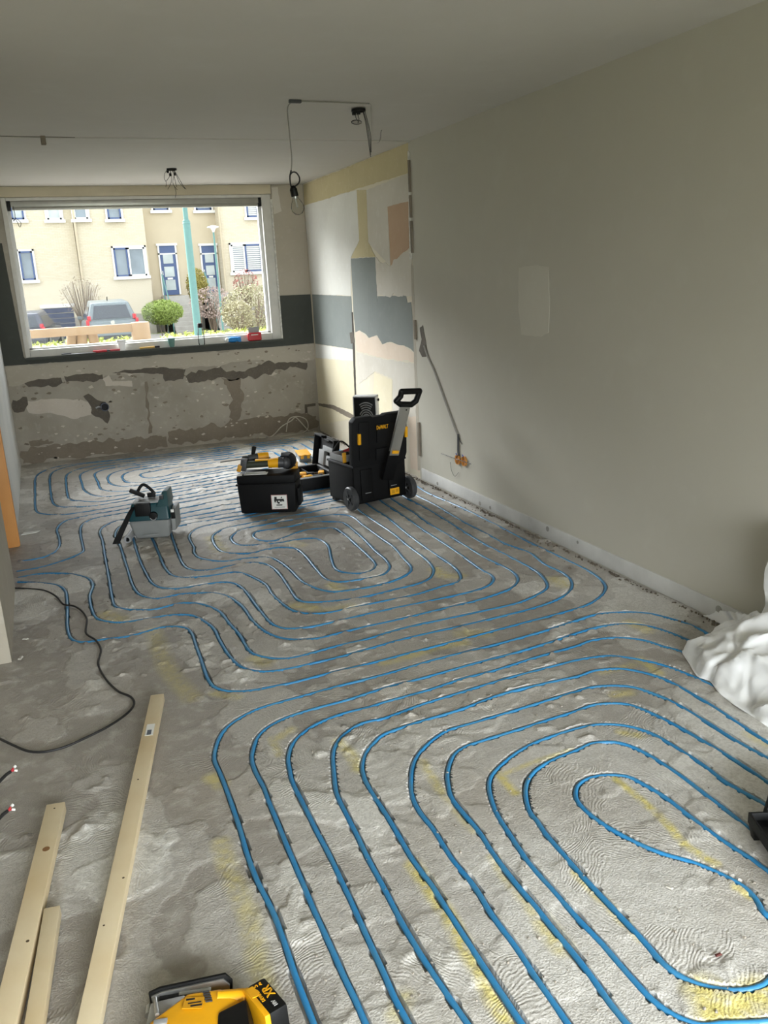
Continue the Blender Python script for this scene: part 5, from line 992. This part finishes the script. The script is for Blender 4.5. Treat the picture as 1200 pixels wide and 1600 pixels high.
def hdoor(par, a, b, y):
    x0, x1, z0, z1 = wbx(a, b, y); d = empty('door', (0, 0, 0)); d.parent = par
    f = .07; zt = z1-.42
    MB().bb((x0, y-.08, z0), (x0+f, y+.02, z1)).bb((x1-f, y-.08, z0), (x1, y+.02, z1)).bb((x0-.05, y-.10, z1-.04), (x1+.05, y+.02, z1+.06)).bb((x0, y-.08, zt), (x1, y+.02, zt+.06)).build('door_frame', m_wfr, d)
    MB().bb((x0+f, y-.05, zt+.06), (x1-f, y, z1-.04)).build('transom', m_blu, d); MB().bb((x0+f, y-.05, z0), (x1-f, y, zt)).build('door_leaf', m_blu, d)
    h = (zt-z0)/3.4
    for i in range(3): MB().bb((x0+f+.13, y-.065, z0+.22+i*(h+.06)), (x1-f-.13, y-.045, z0+.22+i*(h+.06)+h*.85)).build('pane', m_glsl, d)
    MB().bb((x0+.3, y-.075, z0+.22+h*.85+.02), (x1-.3, y-.05, z0+.22+h*.85+.10)).build('letter_flap', m_wfr, d); MB().bb((x0+f+.03, y-.10, (z0+zt)/2), (x0+f+.06, y-.05, (z0+zt)/2+.18)).build('handle', m_wfr, d)
    return x0, x1, z0
d1 = hdoor(hB, (245, 383), (283, 460), FY+.6); d2 = hdoor(hC, (311, 383), (345, 456), FY+.6)
x0, x1, z0, z1 = wbx((66, 482), (118, 508)); g_ = empty('garage_door', (0, 0, 0)); g_.parent = hA
MB().bb((x0-.08, FY-.08, z1), (x1+.08, FY+.02, z1+.14)).build('lintel', m_wfr, g_)
for i in range(6): MB().bb((x0, FY-.05, GZ+.02+i*(z1-GZ-.02)/6), (x1, FY, GZ+.02+(i+1)*(z1-GZ-.02)/6-.03)).build('panel', m_navy, g_)
for par, px in ((hB, 121), (hC, 346)): p = WB(px, 380, FY-.3); MB().cyl((p.x, FY-.36, GZ), (p.x, FY-.36, 8.7), .05, n=10).build('downpipe', m_rend, par, smooth=True)
# entrance steps, one flight per door
for (dx0, dx1, dz), lb in ((d1, 'grey stone steps up to the first blue front door'), (d2, 'grey stone steps up to the second blue front door')):
    o = empty('entrance_steps', ((dx0+dx1)/2, FY-1.4, GZ)); tag(o, lb, 'steps'); n = 9; rise = (dz-.02-GZ)/n
    for i in range(n): MB().bb((-.5, -1.6+i*.22, 0), (.5, 1.95, rise*(i+1)-.02)).build('step', m_step, o, bevel=.01)
    MB().tube([(-.55, -1.3, .9), (-.55, .5, dz-GZ+.9)], .03).tube([(-.55, -1.2, 0), (-.55, -1.2, .95)], .025).tube([(-.55, .5, 0), (-.55, .5, dz-GZ+.9)], .025).build('handrail', m_tealp, o, smooth=True)
# posts
p = WB(300, 430, 16.5); o = empty('teal_post', (p.x, 16.5, GZ)); tag(o, 'thick teal lamp post rising close outside the window', 'lamp post')
zj = WB(289, 345, 16.5).z-GZ; MB().cyl((0, 0, 0), (0, 0, zj), .073, .068, 18).build('lower_tube', m_tealp, o, smooth=True); MB().cyl((0, 0, zj), (0, 0, zj+4), .045, .04, 16).build('upper_tube', m_tealp, o, smooth=True); MB().cyl((0, 0, zj-.05), (0, 0, zj+.02), .075, .05, 18).build('collar', m_tealp, o, smooth=True); MB().box((.25, 0, zj+4), (.7, .2, .1)).build('lamp_head', m_gry, o, bevel=.03)
p = WB(333, 357, 30); o = empty('street_lamp', (p.x, 30, GZ)); tag(o, 'slender street lamp with a flat mushroom head by the second door', 'street lamp')
hz = p.z-GZ; MB().cyl((0, 0, 0), (0, 0, hz-.1), .036, .03, 12).build('pole', m_tealp, o, smooth=True); MB().lathe([(.03, -.12), (.05, -.07), (.09, .0), (.20, .03), (.19, .06), (.05, .09), (.01, .10)], (0, 0, hz), 18).build('lamp_head', m_wfr, o, smooth=True)
# timber rail with posts close to the window
m_fen = mat('fence_timber', '#a3896a', .8, var=.15, scale=4, col2='#93795c', bump=.3, bscale=20)
o = empty('timber_fence', (WB(120, 515, 12).x, 12, GZ)); tag(o, 'brown timber rail fence with splayed posts just outside the window', 'fence')
def fx(px, py): q = WB(px, py, 12); return q.x-o.location.x, q.z-GZ
xa, zt = fx(40, 515.5); xb, zt2 = fx(212, 505); zt = (zt+zt2)/2
MB().bb((xa-1.2, -.05, zt-.11), (xb, .05, zt)).build('rail', m_fen, o, bevel=.01)
for pxa, pxb, pw in ((113, 110, .13), (128, 128, .14), (142, 150, .13)):
    a0, _ = fx(pxa, 512); b0, _ = fx(pxb, 540); MB().cyl((b0+(b0-a0)*4, .1, 0), (a0, .1, zt-.01), pw/2, n=12).build('post', m_fen, o, smooth=True)
a0, za = fx(218, 503); MB().cyl((a0, 0, 0), (a0, 0, za), .125, n=18).build('corner_post', m_fen, o, bevel=.02)
# hedges, shrubs
def foliage(name, c, rad, n, leaf, m, par, box=False, flat=.3):
    V = []; F_ = []
    for i in range(n):
        if box: q = Vector((random.uniform(-1, 1)*rad[0], random.uniform(-1, 1)*rad[1], random.uniform(-1, 1)*rad[2]))
        else:
            d = Vector((random.gauss(0, 1), random.gauss(0, 1), random.gauss(0, 1))).normalized()*random.uniform(.65, 1.03)**.6; q = Vector((d.x*rad[0], d.y*rad[1], d.z*rad[2]))
        q += Vector(c); a = Vector((random.gauss(0, 1), random.gauss(0, 1), random.gauss(0, 1))).normalized()*leaf*random.uniform(.6, 1.3); b = a.orthogonal().normalized()*leaf*random.uniform(.3, .6)
        k = len(V); V += [q-a, q-b, q+a, q+b]; F_.append((k, k+1, k+2, k+3))
    mb = MB(); mb.v = [tuple(v) for v in V]; mb.f = F_; return mb.build(name, m, par)
def shrub(name, px, py, y, rx, rz, lb, col, col2, n=900, leaf=.07, core=True, stems=0, cat='shrub'):
    p = WB(px, py, y); o = empty(name, (p.x, y, GZ)); tag(o, lb, cat); cz_ = p.z-GZ
    m = mat('leaf_'+col, col, .8, var=.25, scale=3, col2=col2)
    if core: MB().ball((0, 0, cz_), (rx*.72, rx*.7, rz*.72), 14, 10).build('inner_mass', m, o, smooth=True)
    foliage('foliage', (0, 0, cz_), (rx, rx*.9, rz), n, leaf, m, o)
    mt = mat('stem_brown', '#7a6a58', .8, var=.2); sb = MB()
    for i in range(max(3, stems)):
        a = random.uniform(0, 6.28); r = random.uniform(.3, .95)
        sb.tube([(.05*math.cos(a), .05*math.sin(a), 0), (.35*rx*math.cos(a)*r, .35*rx*math.sin(a)*r, cz_*.55), (rx*math.cos(a)*r, rx*.9*math.sin(a)*r, cz_+rz*(1-r*.7))], [.02, .014, .005], 5)
    sb.build('stems', mt, o); return o
shrub('round_bush', 254, 488, 33.5, .78, .46, 'rounded bright green bush in front of the steps', '#74873a', '#879548', 2200, .06)
shrub('conifer_bush', 308, 447, 36.2, .44, .72, 'olive-yellow upright bush between the two blue doors', '#8f8440', '#7d7434', 1200, .06)
shrub('dry_shrub', 330, 473, 34.2, .85, .62, 'pinkish dry twiggy shrub below the second door', '#a08c82', '#8b7a70', 1300, .05, False, 26)
shrub('dry_shrub', 396, 482, 27, 1.05, .75, 'large tan and olive shrub at the right side of the window', '#8f896a', '#7f7b58', 2600, .05, False, 30)
shrub('dry_shrub', 372, 492, 24.3, .46, .4, 'smaller straw-coloured shrub left of the large tan shrub', '#989072', '#878060', 900, .05, False, 18)
shrub('red_twig_shrub', 384, 441, 36.5, .55, .55, 'red-stemmed twiggy shrub below the shuttered window', '#a8625a', '#8f5048', 260, .05, False, 30)
shrub('bare_shrub', 127, 462, 37.3, .85, .75, 'bare twiggy shrub against the house above the parked cars', '#a2937c', '#8a7c66', 260, .05, False, 48)
for xa_, xb_, lb in ((-40, 232, 'low yellow-green hedge at the left below the window view'), (252, 470, 'low yellow-green hedge at the right below the window view')):
    a0 = WB(xa_, 525, 20).x; b0 = WB(xb_, 525, 20).x; o = empty('low_hedge', ((a0+b0)/2, 20, GZ)); tag(o, lb, 'hedge'); hh = WB(300, 519, 20).z-GZ; mh = mat('hedge_green', '#8f9848', .85, var=.2, scale=3, col2='#a3a45a')
    MB().bb((-(b0-a0)/2, -.35, 0), ((b0-a0)/2, .35, hh-.06)).build('clipped_mass', mh, o, bevel=.08); foliage('foliage', (0, 0, hh/2), ((b0-a0)/2, .42, hh/2), 3200, .06, mh, o, True)
# parked cars
def car(name, cx, y, wd, hg, ln, heading, paint, lb, side=False):
    o = empty(name, (cx, y, GZ), heading); tag(o, lb, 'car'); w = wd/2
    MB().add([(-w*.94, 0, .28), (w*.94, 0, .28), (w*.94, ln, .28), (-w*.94, ln, .28), (-w, .06, .62), (w, .06, .62), (w, ln-.1, .62), (-w, ln-.1, .62), (-w*.96, .12, hg*.60), (w*.96, .12, hg*.60), (w*.92, ln-.5, hg*.56), (-w*.92, ln-.5, hg*.56)],
        [(3, 2, 1, 0), (8, 9, 10, 11)]+[(i+4*k, (i+1) % 4+4*k, (i+1) % 4+4*(k+1), i+4*(k+1)) for k in range(2) for i in range(4)]).build('body', paint, o, bevel=.07, seg=3)
    MB().add([(-w*.94, .14, hg*.585), (w*.94, .14, hg*.585), (w*.9, ln*.68, hg*.57), (-w*.9, ln*.68, hg*.57), (-w*.72, .42, hg*.955), (w*.72, .42, hg*.955), (w*.70, ln*.46, hg), (-w*.70, ln*.46, hg)], [(3, 2, 1, 0), (4, 5, 6, 7), (0, 1, 5, 4), (1, 2, 6, 5), (2, 3, 7, 6), (3, 0, 4, 7)]).build('cabin', paint, o, bevel=.06, seg=3)
    mg = mat('car_glass', '#2b3238', .1, var=.05, spec=.7)
    n_ = lambda t, s: Vector((s*w*(.94-.22*t)*.80, .12+.28*t, hg*(.585+.37*t)))
    q0, q1, q2, q3 = n_(.12, -1), n_(.12, 1), n_(.84, 1), n_(.84, -1); off = Vector((0, -.012, 0)); MB().add([q+off for q in (q0, q1, q2, q3)]+[q-off*2 for q in (q0, q1, q2, q3)], [(0, 1, 2, 3), (7, 6, 5, 4), (0, 4, 5, 1), (1, 5, 6, 2), (2, 6, 7, 3), (3, 7, 4, 0)]).build('rear_window', mg, o)
    for s in (-1, 1):
        n2 = lambda t, yy: Vector((s*(w*(.955-.235*t)), yy, hg*(.60+.36*t)))
        P = [n2(.08, .42), n2(.08, ln*.60), n2(.78, ln*.44), n2(.78, .55)]; of = Vector((s*.012, 0, 0)); MB().add([q+of for q in P]+[q-of*3 for q in P], [(0, 1, 2, 3), (7, 6, 5, 4), (0, 4, 5, 1), (1, 5, 6, 2), (2, 6, 7, 3), (3, 7, 4, 0)]).build('side_window', mg, o)
        ml_ = mat('tail_red', '#b5202c', .3); MB().bb((s*w*.99-.10*(s > 0), .0, hg*.50), (s*w*.99+.10*(s < 0), .22, hg*.62)).bb((s*w*.86-.06, .10, hg*.60), (s*w*.86+.06, .22, hg*.70)).build('tail_light', ml_, o, bevel=.02)
        for yy in (.75, ln-.85):
            wh = MB().cyl((s*w*.80, yy, .33), (s*w*.99, yy, .33), .33, n=20).build('tyre', m_dark, o, bevel=.03); MB().cyl((s*w*.985, yy, .33), (s*w*1.0, yy, .33), .20, n=16).build('hubcap', m_sil, o)
        MB().box((s*w*1.07, ln*.58, hg*.63), (.16, .08, .12)).build('mirror', paint, o, bevel=.02)
    MB().bb((-.26, -.012, hg*.40), (.26, .03, hg*.40+.11)).build('number_plate', mat('plate_yellow', '#c9a93a', .5), o); MB().cyl((0, .03, hg*.55), (0, .075, hg*.55), .07, n=16).build('badge', m_sil, o); MB().bb((-w*.9, -.03, .30), (w*.9, .12, .48)).build('bumper', m_dgp, o, bevel=.04); MB().bb((-.18, .20, hg*.69), (.14, .235, hg*.70)).build('wiper', m_blk, o); MB().cyl((0, ln*.3, hg*.98), (0, ln*.26, hg+.10), .015, n=6).build('aerial', m_blk, o)
    return o
m_cg = mat('car_grey', '#6d7678', .3, .3, var=.05); m_cd = mat('car_dark', '#4c4f57', .3, .3, var=.05)
p = WB(176, 500, 31); car('parked_car', p.x, 31, 1.76, 1.66, 4.4, 0, m_cg, 'grey parked SUV seen from behind with red tail lights')
p = WB(27, 500, 32); car('parked_car', p.x, 31.6, 1.70, 1.42, 4.0, R2(-11), m_cd, 'dark parked hatchback cut off at the left of the window view')
